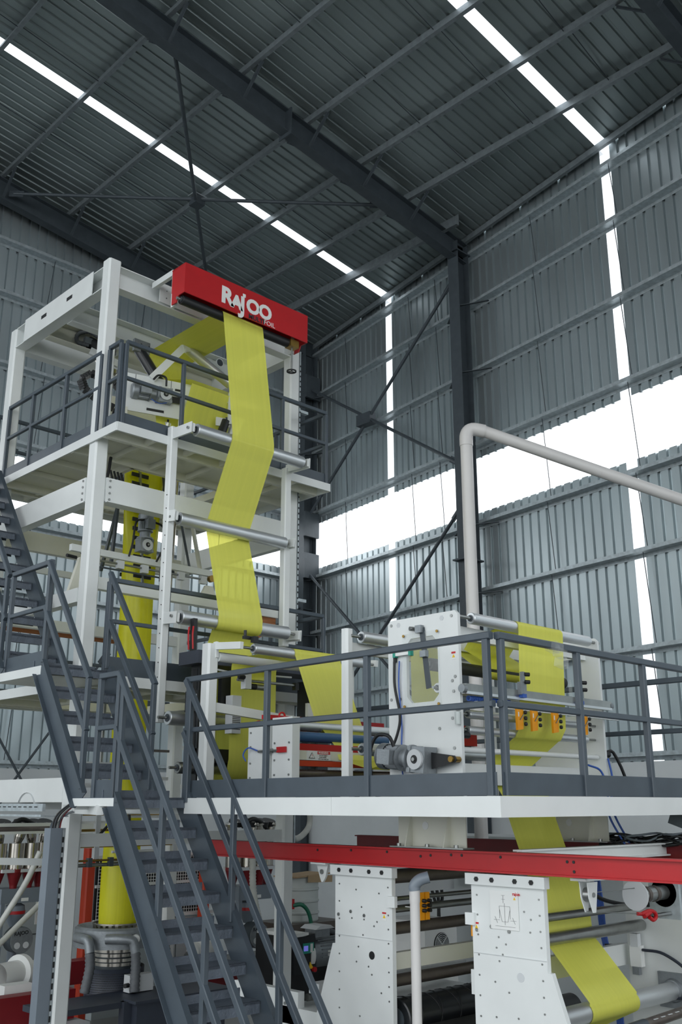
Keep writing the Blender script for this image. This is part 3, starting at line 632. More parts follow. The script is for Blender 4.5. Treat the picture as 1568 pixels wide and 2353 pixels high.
for i in range(26): b.ring((5.92 + i * .02, 4.76, .765), (1, 0, .0), [(.016, -.004), (.022, -.004), (.022, .004), (.016, .004)], 10)
b.mk('coiled_air_line', 'bluetube', su)
lv = B().bar((5.845, 5.15, 1.34), (5.845, 5.09, .86), .01, .05, (0, 1, 0)).mk('pressure_lever', 'darksteel', su)
B().cbox((5.83, 5.165, 1.33), (.04, .06, .06)).mk('clamp', 'castalu', lv); B().cbox((5.83, 5.12, 1.13), (.04, .06, .05)).mk('clamp', 'castalu', lv); B().cyl((5.80, 5.24, 1.34), (5.86, 5.22, 1.34), .018, 12).mk('bolt_head', 'steel', lv)
sn = B().box((5.82, 5.27, 1.14), (5.85, 5.43, 1.165)).mk('position_sensor', 'label', su)
for y in (5.25, 5.42): B().box((5.815, y, 1.13), (5.852, y + .025, 1.17)).mk('end_cap', 'teal', sn)
B().cbox((5.84, 5.44, 1.12), (.02, .025, .05)).mk('plug', 'black', sn)
B().tube([(5.83, 5.44, 1.1), (5.82, 5.43, .9), (5.82, 5.38, .68), (5.82, 5.4, .55), (5.8, 5.46, .42), (5.74, 5.5, .44)], .011, 8).mk('black_cable', 'black', su)
B().tube([(5.835, 5.39, 1.1), (5.835, 5.4, .9), (5.835, 5.375, .6), (5.835, 5.385, .3), (5.82, 5.33, .1)], .006, 6).mk('blue_tube', 'bluetube', su)
B().cyl((5.83, 4.80, .57), (5.83, 4.80, .66), .022, 16).mk('filter_bowl', 'dim_glass', su); B().cbox((5.835, 4.81, .69), (.03, .05, .03)).mk('filter_head', 'castalu', su)
st = B().box((5.853, 4.82, 1.06), (5.855, 4.86, 1.12)).mk('warning_sticker', 'label', su); B().box((5.8515, 4.82, 1.105), (5.853, 4.86, 1.12)).mk('red_band', 'inkred', st); B().prism([(4.825, 1.075), (4.855, 1.075), (4.84, 1.1)], 'x', 5.8515, 5.853).mk('triangle', 'inkyellow', st)
gm = thing('gear_motor', 'grey worm gear motor bolted to the slitting unit side plate', 'motor', (5.75, 5.1, .2), 'worm gear motors')
gearmotor(gm, (5.76, 5.11, .32), (0, 1, .1), (-1, 0, 0), 1.0)
B().prism([(4.8, .29), (4.78, .31), (4.8, .34), (5.02, .37), (5.02, .25)], 'x', 5.77, 5.785).mk('torque_arm', 'black', gm); B().cyl((5.75, 4.82, .315), (5.86, 4.82, .315), .022, 14).mk('arm_bush', 'brass', gm)
B().tube([(5.66, 5.3, .42), (5.63, 5.33, .5), (5.62, 5.45, .5), (5.62, 5.52, .35), (5.63, 5.49, .1), (5.65, 5.45, .05)], .014, 8).mk('power_cable', 'black', gm)
roller('bright roller on top of the slitting unit with film over it', 4.82, 1.40, 6.05, 7.72, .046, 'roller', .17, .014)
roller('black rubber nip roller inside the slitting unit', 5.15, 1.06, 5.92, 7.79, .05, 'black', .02, .02)
roller('chrome nip roller hanging from the lever inside the slitting unit', 5.14, .88, 6.0, 7.75, .04, 'roller', .05, .012)
roller('upper of the two thin rollers low on the slitting unit front', 4.87, .66, 6.03, 7.68, .033, 'roller', .15, .01)
roller('lower of the two thin rollers low on the slitting unit front', 4.88, .54, 6.03, 7.68, .033, 'roller', .15, .01)
where = ('leftmost orange slitter block beside the railing post', 'second orange slitter block at the left film edge', 'third orange slitter block in front of the film middle', 'rightmost orange slitter block beyond the film')
for i, x in enumerate((6.47, 6.665, 6.955, 7.385)):
    t = thing('slitter_block', where[i], 'slitter', (x, 4.69, .55), 'orange slitter blocks')
    B().prism([(x - .05, .55), (x + .022, .56), (x + .03, .71), (x + .01, .735), (x - .05, .725)], 'y', 4.685, 4.705).mk('body', 'orange', t)
    for k in range(3): B().lathe((x + .04, 4.685, .60 + .045 * k), (.3, -1, 0), [(0, 0), (.014, 0), (.016, .012), (.012, .022), (0, .024)], 10).mk('knob', 'black', t)
    B().bar((x + .05, 4.68, .70), (x - .02, 4.68, .63), .006, .006).mk('pin', 'steel', t); B().box((x - .04, 4.683, .655), (x - .028, 4.685, .69)).mk('scale_label', 'label', t)
for i, x in enumerate((6.52, 7.34)):
    t = thing('trim_knife', ('trim knife holder clamped at the left film edge', 'trim knife holder clamped at the right film edge')[i], 'knife', (x, 4.72, .83), 'trim knife holders')
    B().cbox((x, 4.70, .88), (.07, .04, .1)).mk('body', 'castalu', t); B().cbox((x, 4.70, .82), (.05, .05, .03)).mk('base', 'bluetube', t); B().cbox((x + .0, 4.69, .97), (.03, .03, .08)).mk('stem', 'castalu', t)
    for z in (.93, .99): B().cyl((x + .01, 4.68, z), (x + .05, 4.66, z), .016, 10).mk('knob', 'black', t)
    s_ = 1 if i == 0 else -1
    B().prism([(x + s_ * .05, .80), (x + s_ * .10, .80), (x + s_ * .10, .97), (x + s_ * .075, 1.01), (x + s_ * .05, .97)], 'y', 4.735, 4.738).mk('guard', 'clear', t)
t = thing('valve_box', 'red valve box with a blue-tipped knob behind the slitting unit plate', 'valve', (6.3, 5.2, .4))
B().box((6.45, 5.3, .46), (6.68, 5.42, .62)).mk('body', 'red', t); B().cyl((5.93, 4.86, .5), (6.02, 4.86, .5), .025, 14).mk('knob', 'black', t); B().cyl((6.02, 4.86, .5), (6.026, 4.86, .5), .018, 14).mk('knob_tip', 'blue', t); B().cbox((5.9, 4.9, .5), (.05, .08, .09)).mk('mount', 'castalu', t)
t = thing('mirror_arm', 'black bent arm with a pale plate beside the slitting unit', 'bracket', (7.9, 4.85, .3))
B().cyl((7.85, 4.85, .42), (7.97, 4.85, .42), .028, 14).mk('knob', 'black', t); B().tube([(7.95, 4.85, .44), (8.02, 4.83, .44), (8.12, 4.8, .26), (8.1, 4.82, .22), (7.86, 5.0, .22)], .014, 8, 3).mk('arm', 'black', t); B().prism([(7.9, .23), (8.09, .23), (8.03, .36), (7.9, .36)], 'y', 4.86, 4.865).mk('plate', 'dim_glass', t)
t = thing('air_hose', 'pair of blue air tubes hanging beside the slitting unit', 'hose', (7.82, 4.8, .0))
for i, p in enumerate(([(7.6, 4.83, .32), (7.75, 4.8, .27), (7.8, 4.78, .1), (7.83, 4.8, -.1), (7.9, 4.7, -.35)], [(7.83, 4.77, .38), (7.86, 4.76, .2), (7.86, 4.78, -.05), (7.95, 4.68, -.35)])): B().tube(p, .009, 6).mk('tube', 'bluetube', t)
# ------------------------------------------------------------------ idler post between slitter and treater
ip = thing('idler_stand', 'white C-section post carrying rollers between treater and slitting unit', 'post', (5.9, 6.06, .045))
a = .06
B().sect((5.9, 6.06, .045), (5.9, 6.06, 1.45), octo(.085, .018), (1, 0, 0)).mk('post', 'white', ip)
post(ip, 7.85, 6.06, .045, 1.45, .1); B().bar((5.96, 6.1, 1.3), (7.8, 6.1, 1.3), .05, .09).mk('tie_bar', 'white', ip)
roller('bright roller at the top of the white idler post', 6.02, 1.39, 6.03, 7.72, .052, 'roller', .12, .014); roller('bright roller low on the white idler post', 6.02, .44, 6.03, 7.72, .052, 'roller', .12, .014)
# ------------------------------------------------------------------ film guide frame
gf = thing('roller_portal', 'white portal frame holding the wide roller before the tower', 'frame', (6.85, 8, .045))
post(gf, 5.9, 8.03, .045, 1.54, .13); post(gf, 7.82, 8.03, .045, 1.5, .13)
B().cyl((5.96, 7.98, 1.41), (7.78, 7.98, 1.41), .045, 16).mk('tie_tube', 'white', gf); B().bar((5.96, 8.03, .92), (7.78, 8.03, .79), .06, .09).mk('cross_bar', 'white', gf)
for x in (5.93, 7.82): B().bar((x, 8.0, 1.52), (x, 7.56, 1.48), .04, .07).mk('arm', 'white', gf); B().bar((x, 7.97, 1.4), (x, 7.98, 1.56), .05, .03).mk('arm_plate', 'white', gf)
roller('bright wide roller held by the white portal frame', 7.6, 1.47, 6.1, 7.66, .05, 'roller', .16, .014)
t = thing('edge_sensor', 'black bracket with a film edge sensor above the portal roller', 'sensor', (6.05, 7.6, 1.54))
B().cbox((6.06, 7.6, 1.57), (.16, .04, .03)).mk('bar', 'black', t); B().cyl((6.0, 7.6, 1.57), (6.0, 7.6, 1.64), .015, 8).mk('knob', 'black', t); B().cbox((6.08, 7.55, 1.55), (.06, .05, .06)).mk('body', 'black', t)
t = thing('guide_actuator', 'grey linear actuator block in front of the vertical film', 'actuator', (6.6, 8.3, 1.15))
B().box((6.56, 8.28, 1.17), (6.64, 8.36, 1.33)).mk('block', 'labelgrey', t); B().cyl((6.48, 8.32, 1.26), (7.3, 8.32, 1.26), .016, 10).mk('rod', 'steel', t); B().cyl((6.64, 8.31, 1.2), (6.9, 8.31, 1.2), .032, 16).mk('motor', 'steel', t); B().cyl((6.64, 8.31, 1.2), (6.72, 8.31, 1.2), .033, 16).mk('coupling', 'black', t)
B().cyl((6.48, 8.3, 1.29), (6.56, 8.3, 1.29), .022, 10).mk('knob', 'black', t); B().cbox((7.3, 8.32, 1.25), (.05, .06, .08)).mk('end_clamp', 'black', t)
# ------------------------------------------------------------------ corona treater
tr = thing('corona_treater', 'red and white corona treater with a blue roller on the platform', 'machine', (6.9, 7.15, .045))
B().box((5.95, 6.75, .06), (6.2, 7.62, .11)).mk('base_rail', 'white', tr); B().box((7.6, 6.75, .06), (7.85, 7.62, .11)).mk('base_rail', 'white', tr)
for x0, x1, lab in ((5.97, 6.06, 0), (7.66, 7.75, 1)):
    for y0, y1, z0, z1 in ((7.16, 7.47, .11, .70), (6.84, 7.12, .13, .76)):
        sb = B().box((x0, y0, z0), (x1, y1, z1)).mk('side_block', 'white', tr)
        if not lab:
            bolts(sb, [(x0, y0 + dy, z0 + dz) for dy in (.04, (y1 - y0) - .04) for dz in (.05, .12, .25, .4, z1 - z0 - .06)], (-1, 0, 0), .01, .008, 'steel')
            B().ring(((x0 + x1) / 2, (y0 + y1) / 2 + .06, z1 + .015), (0, 1, 0), [(.028, -.008), (.04, -.008), (.04, .008), (.028, .008)], 14).mk('eye_bolt', 'red', sb)
B().cbox((5.955, 6.97, .47), (.02, .12, .05)).mk('red_tab', 'red', tr); B().cyl((5.955, 7.3, .465), (5.955, 7.02, .465), .012, 10).mk('cylinder_rod', 'steel', tr); B().cyl((5.955, 7.2, .465), (5.955, 7.1, .465), .022, 12).mk('rod_nut', 'steel', tr)
B().tube([(5.95, 7.3, .47), (5.93, 7.42, .5), (5.92, 7.48, .44), (5.93, 7.45, .38)], .007, 6).mk('blue_tube', 'bluetube', tr)
for y, z, h, m in ((7.34, .79, .04, 'red'), (7.36, .70, .05, 'darkred'), (6.95, .50, .06, 'red'), (6.95, .355, .05, 'orangered'), (7.0, .15, .05, 'darkred')): B().box((6.06, y - .03, z - h / 2), (7.66, y + .05, z + h / 2)).mk('red_bar', m, tr)
pn = B().box((6.06, 6.92, .385), (7.66, 6.95, .47)).mk('cover_panel', 'cream', tr)
lb = B().box((6.22, 6.917, .385), (6.52, 6.92, .47)).mk('warning_label', 'label', pn); B().box((6.35, 6.915, .44), (6.51, 6.917, .467)).mk('warning_band', 'inkred', lb)
text('WARNING', .026, (6.36, 6.914, .445), (1, 0, 0), (0, 0, 1), 'label', 'lettering', lb, .0005, .0006)
for i, s_ in enumerate(('DO NOT INSERT', 'YOUR HANDS', 'WITH MACHINE ON')): text(s_, .014, (6.37 if i < 2 else 6.358, 6.914, .424 - i * .016), (1, 0, 0), (0, 0, 1), 'ink', 'lettering', lb, .0005)
B().prism([(6.24, .4), (6.32, .4), (6.28, .455)], 'y', 6.915, 6.917).mk('triangle', 'ink', lb); B().prism([(6.25, .405), (6.31, .405), (6.28, .447)], 'y', 6.913, 6.915).mk('triangle_inner', 'label', lb)
text('!', .04, (6.274, 6.912, .41), (1, 0, 0), (0, 0, 1), 'inkred', 'lettering', lb, .0005)
roller('blue coated roller of the corona treater', 7.03, .60, 6.08, 7.64, .048, 'blue', .02, .02); roller('bright roller at the top of the corona treater', 7.17, .71, 6.08, 7.64, .045, 'roller', .02, .014); roller('dark steel roller low in the corona treater', 6.98, .26, 6.08, 7.64, .045, 'brownsteel', .02, .014); roller('thin dark roller behind the blue roller', 7.2, .62, 6.08, 7.64, .03, 'blackgloss', .02, .012)
# ------------------------------------------------------------------ black gauge stand
gs = thing('gauge_stand', 'black thickness gauge stand around the vertical film', 'machine', (6.85, 8.7, .045))
for x in (6.02, 7.75): 
    c = B().box((x - .07, 8.72, .05), (x + .09, 8.88, 1.58)).mk('column', 'blackgloss', gs); B().box((x - .075, 8.76, .3), (x - .07, 8.84, 1.4)).mk('guide_strip', 'black', c)
B().box((5.85, 8.62, 1.44), (8.0, 8.98, 1.58)).mk('top_beam', 'navy', gs); B().box((5.95, 8.7, .42), (7.9, 8.9, .56)).mk('bottom_beam', 'black', gs)
B().box((6.2, 8.66, 1.02), (6.42, 8.72, 1.34)).mk('gauge_head', 'black', gs); B().box((7.35, 8.5, .75), (7.95, 8.72, 1.36)).mk('drive_box', 'blackgloss', gs); B().box((7.28, 8.46, .95), (7.42, 8.5, 1.1)).mk('cover', 'label', gs)
cb = B().box((6.25, 8.52, .72), (6.37, 8.64, 1.12)).mk('controller_box', 'labelgrey', gs)
b = B()
for i in range(9): b.box((6.255, 8.518, .76 + i * .018), (6.36, 8.52, .768 + i * .018))
b.mk('vent_slots', 'ink', cb)['kind'] = 'stuff'
dp = B().box((5.9, 8.66, .94), (5.945, 8.9, 1.16)).mk('display', 'black', gs); B().box((5.897, 8.69, 1.0), (5.9, 8.87, 1.12)).mk('screen', 'labelgrey', dp); B().box((5.894, 8.72, 1.03), (5.897, 8.84, 1.09)).mk('screen_area', 'blue', dp)
B().box((5.9, 8.8, 1.58), (5.95, 8.86, 1.95)).mk('mast', 'black', gs)
for y in (8.74, 8.82): B().tube([(5.86, y, 1.6), (5.85, y, 1.75), (5.87, y + .02, 1.85)], .01, 6).mk('red_strap', 'red', gs)
B().tube([(6.1, 8.68, 1.4), (6.4, 8.66, 1.38), (6.8, 8.66, 1.39), (7.2, 8.66, 1.4)], .012, 6).mk('cable', 'labelgrey', gs); B().tube([(5.93, 8.9, .9), (5.88, 8.84, .6), (5.95, 8.7, .45)], .01, 6).mk('cable', 'black', gs)
gs.location.x += .33
roller('steel roller at the foot of the black gauge stand', 8.81, .36, 6.1, 7.75, .06, 'steel', .1, .014)
# ------------------------------------------------------------------ winder under the platform
def ibeam(t, p, q, h, wd, m, name='beam'): return B().sect(p, q, isec(wd, h, .012, .01)).mk(name, m, t)
rb = thing('crane_rail', 'red I-beam rail on top of the near winder plates', 'beam', (5.9, 5.3, -.48), 'red crane rails')
wb_ = B().sect((5.9, 8.0, -.395), (5.9, 2.2, -.395), isec(.1, .14, .012, .03)).mk('rail', 'red', rb)
bolts(rb, [(5.884, y, z) for y, z in ((3.95, -.37), (3.9, -.37), (3.9, -.43), (4.5, -.36), (4.85, -.36), (4.95, -.36), (5.15, -.37), (5.25, -.38), (5.6, -.36), (6.0, -.36), (6.4, -.37))], (-1, 0, 0), .011, .003, 'black', 'bolt_hole')
rb2 = thing('crane_rail', 'dark red I-beam rail on the far winder plates', 'beam', (7.95, 5.3, -.48), 'red crane rails')
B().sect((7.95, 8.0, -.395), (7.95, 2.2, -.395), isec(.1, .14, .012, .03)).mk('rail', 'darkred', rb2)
wd = thing('film_winder', 'white two-station film winder below the platform', 'machine', (6.9, 5.1, FL))
def wplate(x0, x1, ya, yb, flare, nm):
    b = B(); pts = [(ya, -.49), (yb, -.49), (yb, -1.07)] + ([(yb + .03, -1.07), (yb + .22, -1.62), (yb + .3, FL)] if flare > 0 else [(yb, FL)])
    pts += [(ya, FL)] if flare > 0 else [(ya - .3, FL), (ya - .22, -1.62), (ya - .03, -1.07), (ya, -1.07)]
    b.prism(pts, 'x', x0, x1); return b.mk(nm, 'white', wd)
for xa, xb in ((5.88, 5.92), (7.92, 7.96)):
    for ya, yb, fl in ((4.15, 4.77, -1), (5.55, 6.18, 1)):
        pl = wplate(xa, xb, ya, yb, fl, 'side_plate')
        if xa < 6:
            B().box((5.85, ya - .03, -.55), (5.91, yb + .03, -.475)).mk('cap_bar', 'white', pl)
            bolts(pl, [(5.85, ya + f * (yb - ya), -.512) for f in (.12, .34, .66, .88)], (-1, 0, 0), .018, .008, 'black')
            B().box((5.874, ya + .005, -1.0), (5.878, yb - .005, -.997)).mk('joint_line', 'labelgrey', pl)
            rnd = random.Random(int(ya * 10))
            sp = [(5.88, ya + .04, -.62 - .1 * i) for i in range(9)] + [(5.88, yb - .05, -.62 - .13 * i) for i in range(8)] + [(5.88, ya + rnd.uniform(.1, .5), rnd.uniform(-1.6, -.62)) for i in range(14)]
            bolts(pl, sp, (-1, 0, 0), .007, .004, 'steel', 'screw'); bolts(pl, [(5.88, ya + .45, -.82), (5.88, ya + .3, -.84), (5.88, yb - .04, -.85)], (-1, 0, 0), .014, .006, 'steel')
            B().cyl((5.878, ya + .22, -1.12), (5.881, ya + .22, -1.12), .03, 20).mk('access_hole', 'black' if ya > 5 else 'labelgrey', pl)
            y = yb - .55 if ya < 5 else ya + .09
            sk = B().box((5.876, y - .03 if ya > 5 else yb - .02, -.86), (5.879, y + .01 if ya > 5 else yb - .06, -.8)).mk('warning_sticker', 'label', pl)
            yy = y - .01 if ya > 5 else yb - .04
            B().box((5.874, yy - .02, -.812), (5.876, yy + .02, -.8)).mk('red_band', 'inkred', sk); B().prism([(yy - .014, -.842), (yy + .014, -.842), (yy, -.817)], 'x', 5.874, 5.876).mk('triangle', 'inkyellow', sk)
            B().cbox((5.87, yb + .005 if ya < 5 else ya - .01, -.72 if ya > 5 else -.78), (.03, .08, .08)).mk('latch', 'white', pl)
# thread-path diagram on the near plate
dg = thing('thread_diagram', 'white sheet with a film path line drawing on the winder plate', 'poster', (5.87, 4.5, -.83))
B().box((5.873, 4.36, -.83), (5.877, 4.6, -.58)).mk('sheet', 'label', dg)
b = B(); ln = lambda y0, z0, y1, z1: b.bar((5.8725, y0, z0), (5.8725, y1, z1), .0012, .0022, (1, 0, 0))
for k in ((4.485, -.61, 4.485, -.66), (4.47, -.61, 4.5, -.61), (4.47, -.635, 4.5, -.635), (4.52, -.68, 4.43, -.68), (4.52, -.68, 4.52, -.76), (4.43, -.68, 4.43, -.76), (4.52, -.7, 4.5, -.78), (4.43, -.7, 4.45, -.78), (4.57, -.77, 4.52, -.77), (4.43, -.77, 4.38, -.77), (4.56, -.75, 4.54, -.79), (4.41, -.75, 4.39, -.79), (4.5, -.78, 4.45, -.78), (4.56, -.81, 4.39, -.81), (4.475, -.66, 4.475, -.8)): ln(*k)
b.mk('line_drawing', 'ink', dg)
text('rajoo', .03, (5.8722, 4.405, -.606), (0, -1, 0), (0, 0, 1), 'inkred', 'lettering', dg, .0003, .001); B().prism([(4.378, -.635), (4.398, -.635), (4.388, -.615)], 'x', 5.8718, 5.8728).mk('triangle', 'inkyellow', dg)
for y, z, h, m in ((4.3, -1.2, .16, 'white'), (5.66, -1.16, .12, 'cream')): B().bar((5.92, y + .5 if y < 5 else y, z), (7.92, y + .5 if y < 5 else y, z), .06, h).mk('cross_beam', m, wd)
ibeam(wd, (5.95, 4.4, -.36), (7.93, 4.35, -.36), .1, .08, 'white', 'cross_beam')
W = lambda lab, y, z, r_, m: roller(lab, y, z, 5.98, 7.88, r_, m, .05, .018, 'winder rollers')
W('thin grey roller in front of the film below the rails', 4.6, -.81, .03, 'steel'); W('thick grey roller in front of the film below the thin one', 4.6, -.96, .045, 'steel'); W('chrome roller where the film turns under at the bottom', 4.37, -1.43, .068, 'roller')
W('large olive roller under the red rail in the left winder bay', 5.68, -.55, .055, 'brownsteel'); W('flat grey roller below the orange block in the left winder bay', 5.66, -.79, .028, 'steel'); W('olive roller in the middle of the left winder bay', 5.66, -.93, .045, 'brownsteel'); W('dark roller under the cream beam in the left winder bay', 5.66, -1.30, .045, 'brownsteel')
drum = W('big black spiral-grooved contact drum low in the winder', 5.62, -1.56, .15, 'blackgloss')
W('plain black drum in front of the grooved drum', 5.33, -1.67, .11, 'black'); W('flat steel bar roller above the olive roller', 5.7, -.72, .015, 'steel')
# helical grooves on the drum
for s_ in (1, -1):
    b = B(); pts = []
    for i in range(161):
        a_ = s_ * i * .32; pts.append((6.0 + 1.86 * i / 160, 5.62 + .152 * math.cos(a_), -1.56 + .152 * math.sin(a_)))
    b.tube(pts, .004, 4, 0); b.mk('groove', 'black', drum)
for i, (x, y) in enumerate(((6.1, 5.45), (6.15, 4.8))):
    t = thing('slitter_block', ('orange slitter block beside the grey pipe in the winder', 'orange slitter block at the edge of the near winder plate')[i], 'slitter', (x, y, -.9), 'orange slitter blocks')
    if i == 0:
        for k in (0, 1):
            B().box((x + .06 * k - .02, y - .01, -.86), (x + .06 * k + .03, y + .01, -.66)).mk('body', 'orange', t)
            for j in range(3): B().cyl((x + .06 * k + .01, y - .01, -.72 - .035 * j), (x + .06 * k + .015, y - .04, -.72 - .035 * j), .014, 8).mk('knob', 'black', t)
    else: B().box((5.9, 4.775, -.9), (5.95, 4.80, -.78)).mk('body', 'orange', t); B().cyl((5.9, 4.79, -.8), (5.9, 4.83, -.8), .012, 8).mk('knob', 'black', t)
t = thing('drain_pipe', 'grey-white drain pipe standing in front of the left winder bay', 'pipe', (5.72, 5.17, FL))
B().cyl((5.72, 5.17, FL), (5.72, 5.17, -.6), .036, 20).mk('pipe', 'pvc', t); B().tube([(5.72, 5.17, -.61), (5.72, 5.17, -.575), (5.745, 5.14, -.535), (5.79, 5.09, -.515)], .042, 16, 4).mk('elbow', 'pvcgrey', t); B().cyl((5.72, 5.17, -.69), (5.72, 5.17, -.6), .039, 20).mk('socket', 'pvc', t)
B().bar((5.76, 5.3, -.73), (5.76, 5.17, -.73), .006, .004).mk('tie_wire', 'label', t)
# hoist
t = thing('hoist_winch', 'galvanised wire rope winch hanging behind the red rail', 'winch', (6.9, 3.85, -.75))
for x in (6.62, 7.02): B().cyl((x, 3.9, -.62), (x + .012, 3.9, -.62), .1, 24).mk('flange', 'labelgrey', t)
b = B(); b.cyl((6.63, 3.9, -.62), (7.02, 3.9, -.62), .05, 20); b.mk('drum', 'steel', t)
for x in (6.74, 6.86): B().cyl((x, 3.9, -.62), (x + .035, 3.9, -.62), .055, 20).mk('rope_wrap', 'brownsteel', t)
B().box((7.02, 3.78, -.8), (7.05, 4.02, -.45)).mk('frame_plate', 'galv', t); B().cyl((6.65, 3.86, -.76), (7.05, 3.86, -.76), .014, 8).mk('tie_rod', 'steel', t); B().cyl((6.6, 3.9, -.5), (7.05, 3.9, -.5), .02, 10).mk('tie_rod', 'steel', t)
B().box((7.05, 3.8, -.72), (7.3, 4.0, -.5)).mk('gear_housing', 'castalu', t)
B().cyl((6.0, 3.9, -.57), (6.7, 3.9, -.57), .003, 5).mk('wire_rope', 'steel', t); B().cyl((6.0, 3.9, -.68), (6.55, 3.85, -.73), .003, 5).mk('wire_rope', 'steel', t)
t = thing('lifting_hook', 'small red lifting hook lying on its wire rope below the winch', 'hook', (6.65, 3.83, -.77))
B().cyl((6.55, 3.85, -.73), (6.6, 3.85, -.735), .012, 8).mk('ferrule', 'red', t); B().tube([(6.6, 3.85, -.735), (6.68, 3.84, -.72), (6.74, 3.83, -.73), (6.76, 3.83, -.76), (6.72, 3.83, -.78), (6.67, 3.83, -.76)], .014, 8).mk('hook', 'red', t); B().cyl((6.62, 3.84, -.75), (6.7, 3.84, -.73), .016, 8).mk('latch', 'red', t)
t = thing('pulley_block', 'white pulley bracket hanging under the red rail', 'pulley', (5.98, 3.9, -.7))
B().box((5.92, 3.84, -.49), (6.2, 3.96, -.475)).mk('mounting_plate', 'white', t)
for y in (3.87, 3.93): B().prism([(5.98, -.5), (6.1, -.5), (6.08, -.6), (6.06, -.69), (6.03, -.69), (5.99, -.6)], 'y', y - .004, y + .004).mk('cheek', 'white', t)
B().cyl((6.04, 3.875, -.58), (6.04, 3.925, -.58), .045, 18).mk('sheave', 'steel', t); B().cyl((6.04, 3.86, -.58), (6.04, 3.94, -.58), .016, 10).mk('pin', 'steel', t); B().box((6.12, 3.86, -.475), (6.3, 3.94, -.45)).mk('spacer', 'white', t)
t = thing('pulley_block', 'small white pulley bracket under the red rail left of the winder plates', 'pulley', (5.95, 6.35, -.65))
B().box((5.85, 6.27, -.48), (6.05, 6.45, -.468)).mk('mounting_plate', 'white', t); B().prism([(6.29, -.48), (6.43, -.48), (6.39, -.58), (6.37, -.62), (6.35, -.62), (6.32, -.58)], 'x', 5.9, 5.92).mk('cheek', 'white', t); B().cyl((5.89, 6.36, -.54), (5.93, 6.36, -.54), .02, 12).mk('pin', 'steel', t)
t = thing('control_screen', 'small dark-framed control screen behind the film rollers', 'screen', (7.85, 5.6, -.75))
B().box((7.7, 5.55, -.8), (7.72, 5.85, -.5)).mk('frame', 'black', t); B().box((7.695, 5.58, -.75), (7.7, 5.82, -.54)).mk('display', 'dim_glass', t)
t = thing('bearing_unit', 'square flange bearing on the far winder plate', 'bearing', (7.9, 4.37, -1.5))
B().box((7.89, 4.25, -1.56), (7.92, 4.5, -1.30)).mk('flange', 'castalu', t); B().lathe((7.89, 4.37, -1.43), (-1, 0, 0), [(.09, 0), (.08, .03), (.04, .04), (0, .04)], 20).mk('housing', 'castalu', t); B().cyl((7.86, 4.37, -1.43), (7.8, 4.37, -1.43), .035, 14).mk('seal', 'black', t)
t = thing('tube_bundle', 'bundle of blue air tubes running down the far winder plate', 'hose', (7.88, 4.75, -1.6))
for i in range(5): B().tube([(7.86 + .008 * i, 4.98 + .012 * i, -.45), (7.87, 4.95 + .014 * i, -.8), (7.88, 4.94 + .012 * i, -1.1), (7.88, 4.86 + .012 * i, -1.4), (7.88, 4.84 + .014 * i, -1.8)], .008, 6).mk('tube', 'bluetube', t)
B().tube([(7.86, 4.6, -1.15), (7.84, 4.4, -1.16), (7.84, 4.2, -1.28), (7.86, 4.22, -1.45), (7.86, 4.5, -1.5), (7.87, 4.8, -1.6)], .012, 6).mk('dark_tube', 'navy', t); B().tube([(7.88, 4.86, -1.2), (7.87, 4.95, -1.35), (7.88, 4.98, -1.6)], .008, 6).mk('tube', 'bluetube', t)
for z in (-1.15, -1.58): B().cbox((7.87, 4.9, z), (.03, .1, .03)).mk('cable_tie', 'black', t)
t = thing('valve_unit', 'pneumatic valve on the far winder plate beside the blue tubes', 'valve', (7.86, 4.66, -1.35)); B().cbox((7.87, 4.66, -1.2), (.06, .1, .16)).mk('body', 'label', t); B().cbox((7.86, 4.66, -1.08), (.05, .07, .1)).mk('coil', 'labelgrey', t); B().cbox((7.85, 4.66, -1.31), (.04, .06, .06)).mk('exhaust', 'castalu', t)
t = thing('curved_cable', 'thick black cable curving down from the red rail to the far plate', 'cable', (7.7, 4.9, -.8))
B().tube([(7.3, 4.7, -.45), (7.25, 4.72, -.55), (7.4, 4.7, -.72), (7.75, 4.68, -.8), (7.88, 4.66, -.8)], .016, 8).mk('cable', 'black', t); B().cbox((7.87, 4.6, -.79), (.05, .2, .05)).mk('plug', 'black', t)
t = thing('air_shaft', 'brown mottled winding shaft resting at the lower right', 'shaft', (7.0, 3.85, -1.45))
B().cyl((6.2, 3.95, -1.47), (7.8, 3.95, -1.43), .035, 16).mk('shaft', 'brownsteel', t); B().cyl((6.2, 3.95, -1.47), (6.7, 3.95, -1.457), .038, 16).mk('sleeve', 'darksteel', t)
for i in range(10): B().cbox((6.8 + i * .1, 3.92, -1.43 + i * .002), (.05, .01, .004)).mk('expanding_strip', 'labelgrey', t)
t = thing('winder_bench', 'white bench rail across the bottom right of the winder', 'rail', (7, 3.75, -1.6)); B().box((6.15, 3.7, -1.62), (7.9, 3.78, -1.48)).mk('rail', 'white', t); B().box((6.15, 3.72, FL), (6.25, 3.78, -1.62)).mk('leg', 'white', t)
# cables and tray lying on the far rail
t = thing('cable_bundle', 'tangle of black and grey cables lying on the far red rail', 'cable', (7.95, 4.2, -.32))
for i in range(9):
    r_ = random.Random(i); z = -.31 + .012 * (i % 4)
    B().tube([(7.9 + r_.uniform(-.05, .08), 4.95 - .1 * k, z + r_.uniform(-.006, .02) + .03 * math.sin(k + i)) for k in range(0, 13)], r_.choice((.008, .01, .014)), 6, 3).mk('cable', ('black', 'hose', 'black', 'pvcgrey')[i % 4], t)
t = thing('cable_tray', 'perforated dark cable tray hanging at the right edge', 'tray', (7.7, 3.9, -.3)); B().bar((7.7, 4.15, -.06), (7.95, 3.6, -.30), .2, .01, (1, 0, .2)).mk('tray', 'darksteel', t); B().box((7.55, 3.75, -.36), (7.75, 3.9, -.24)).mk('junction_box', 'darksteel', t)
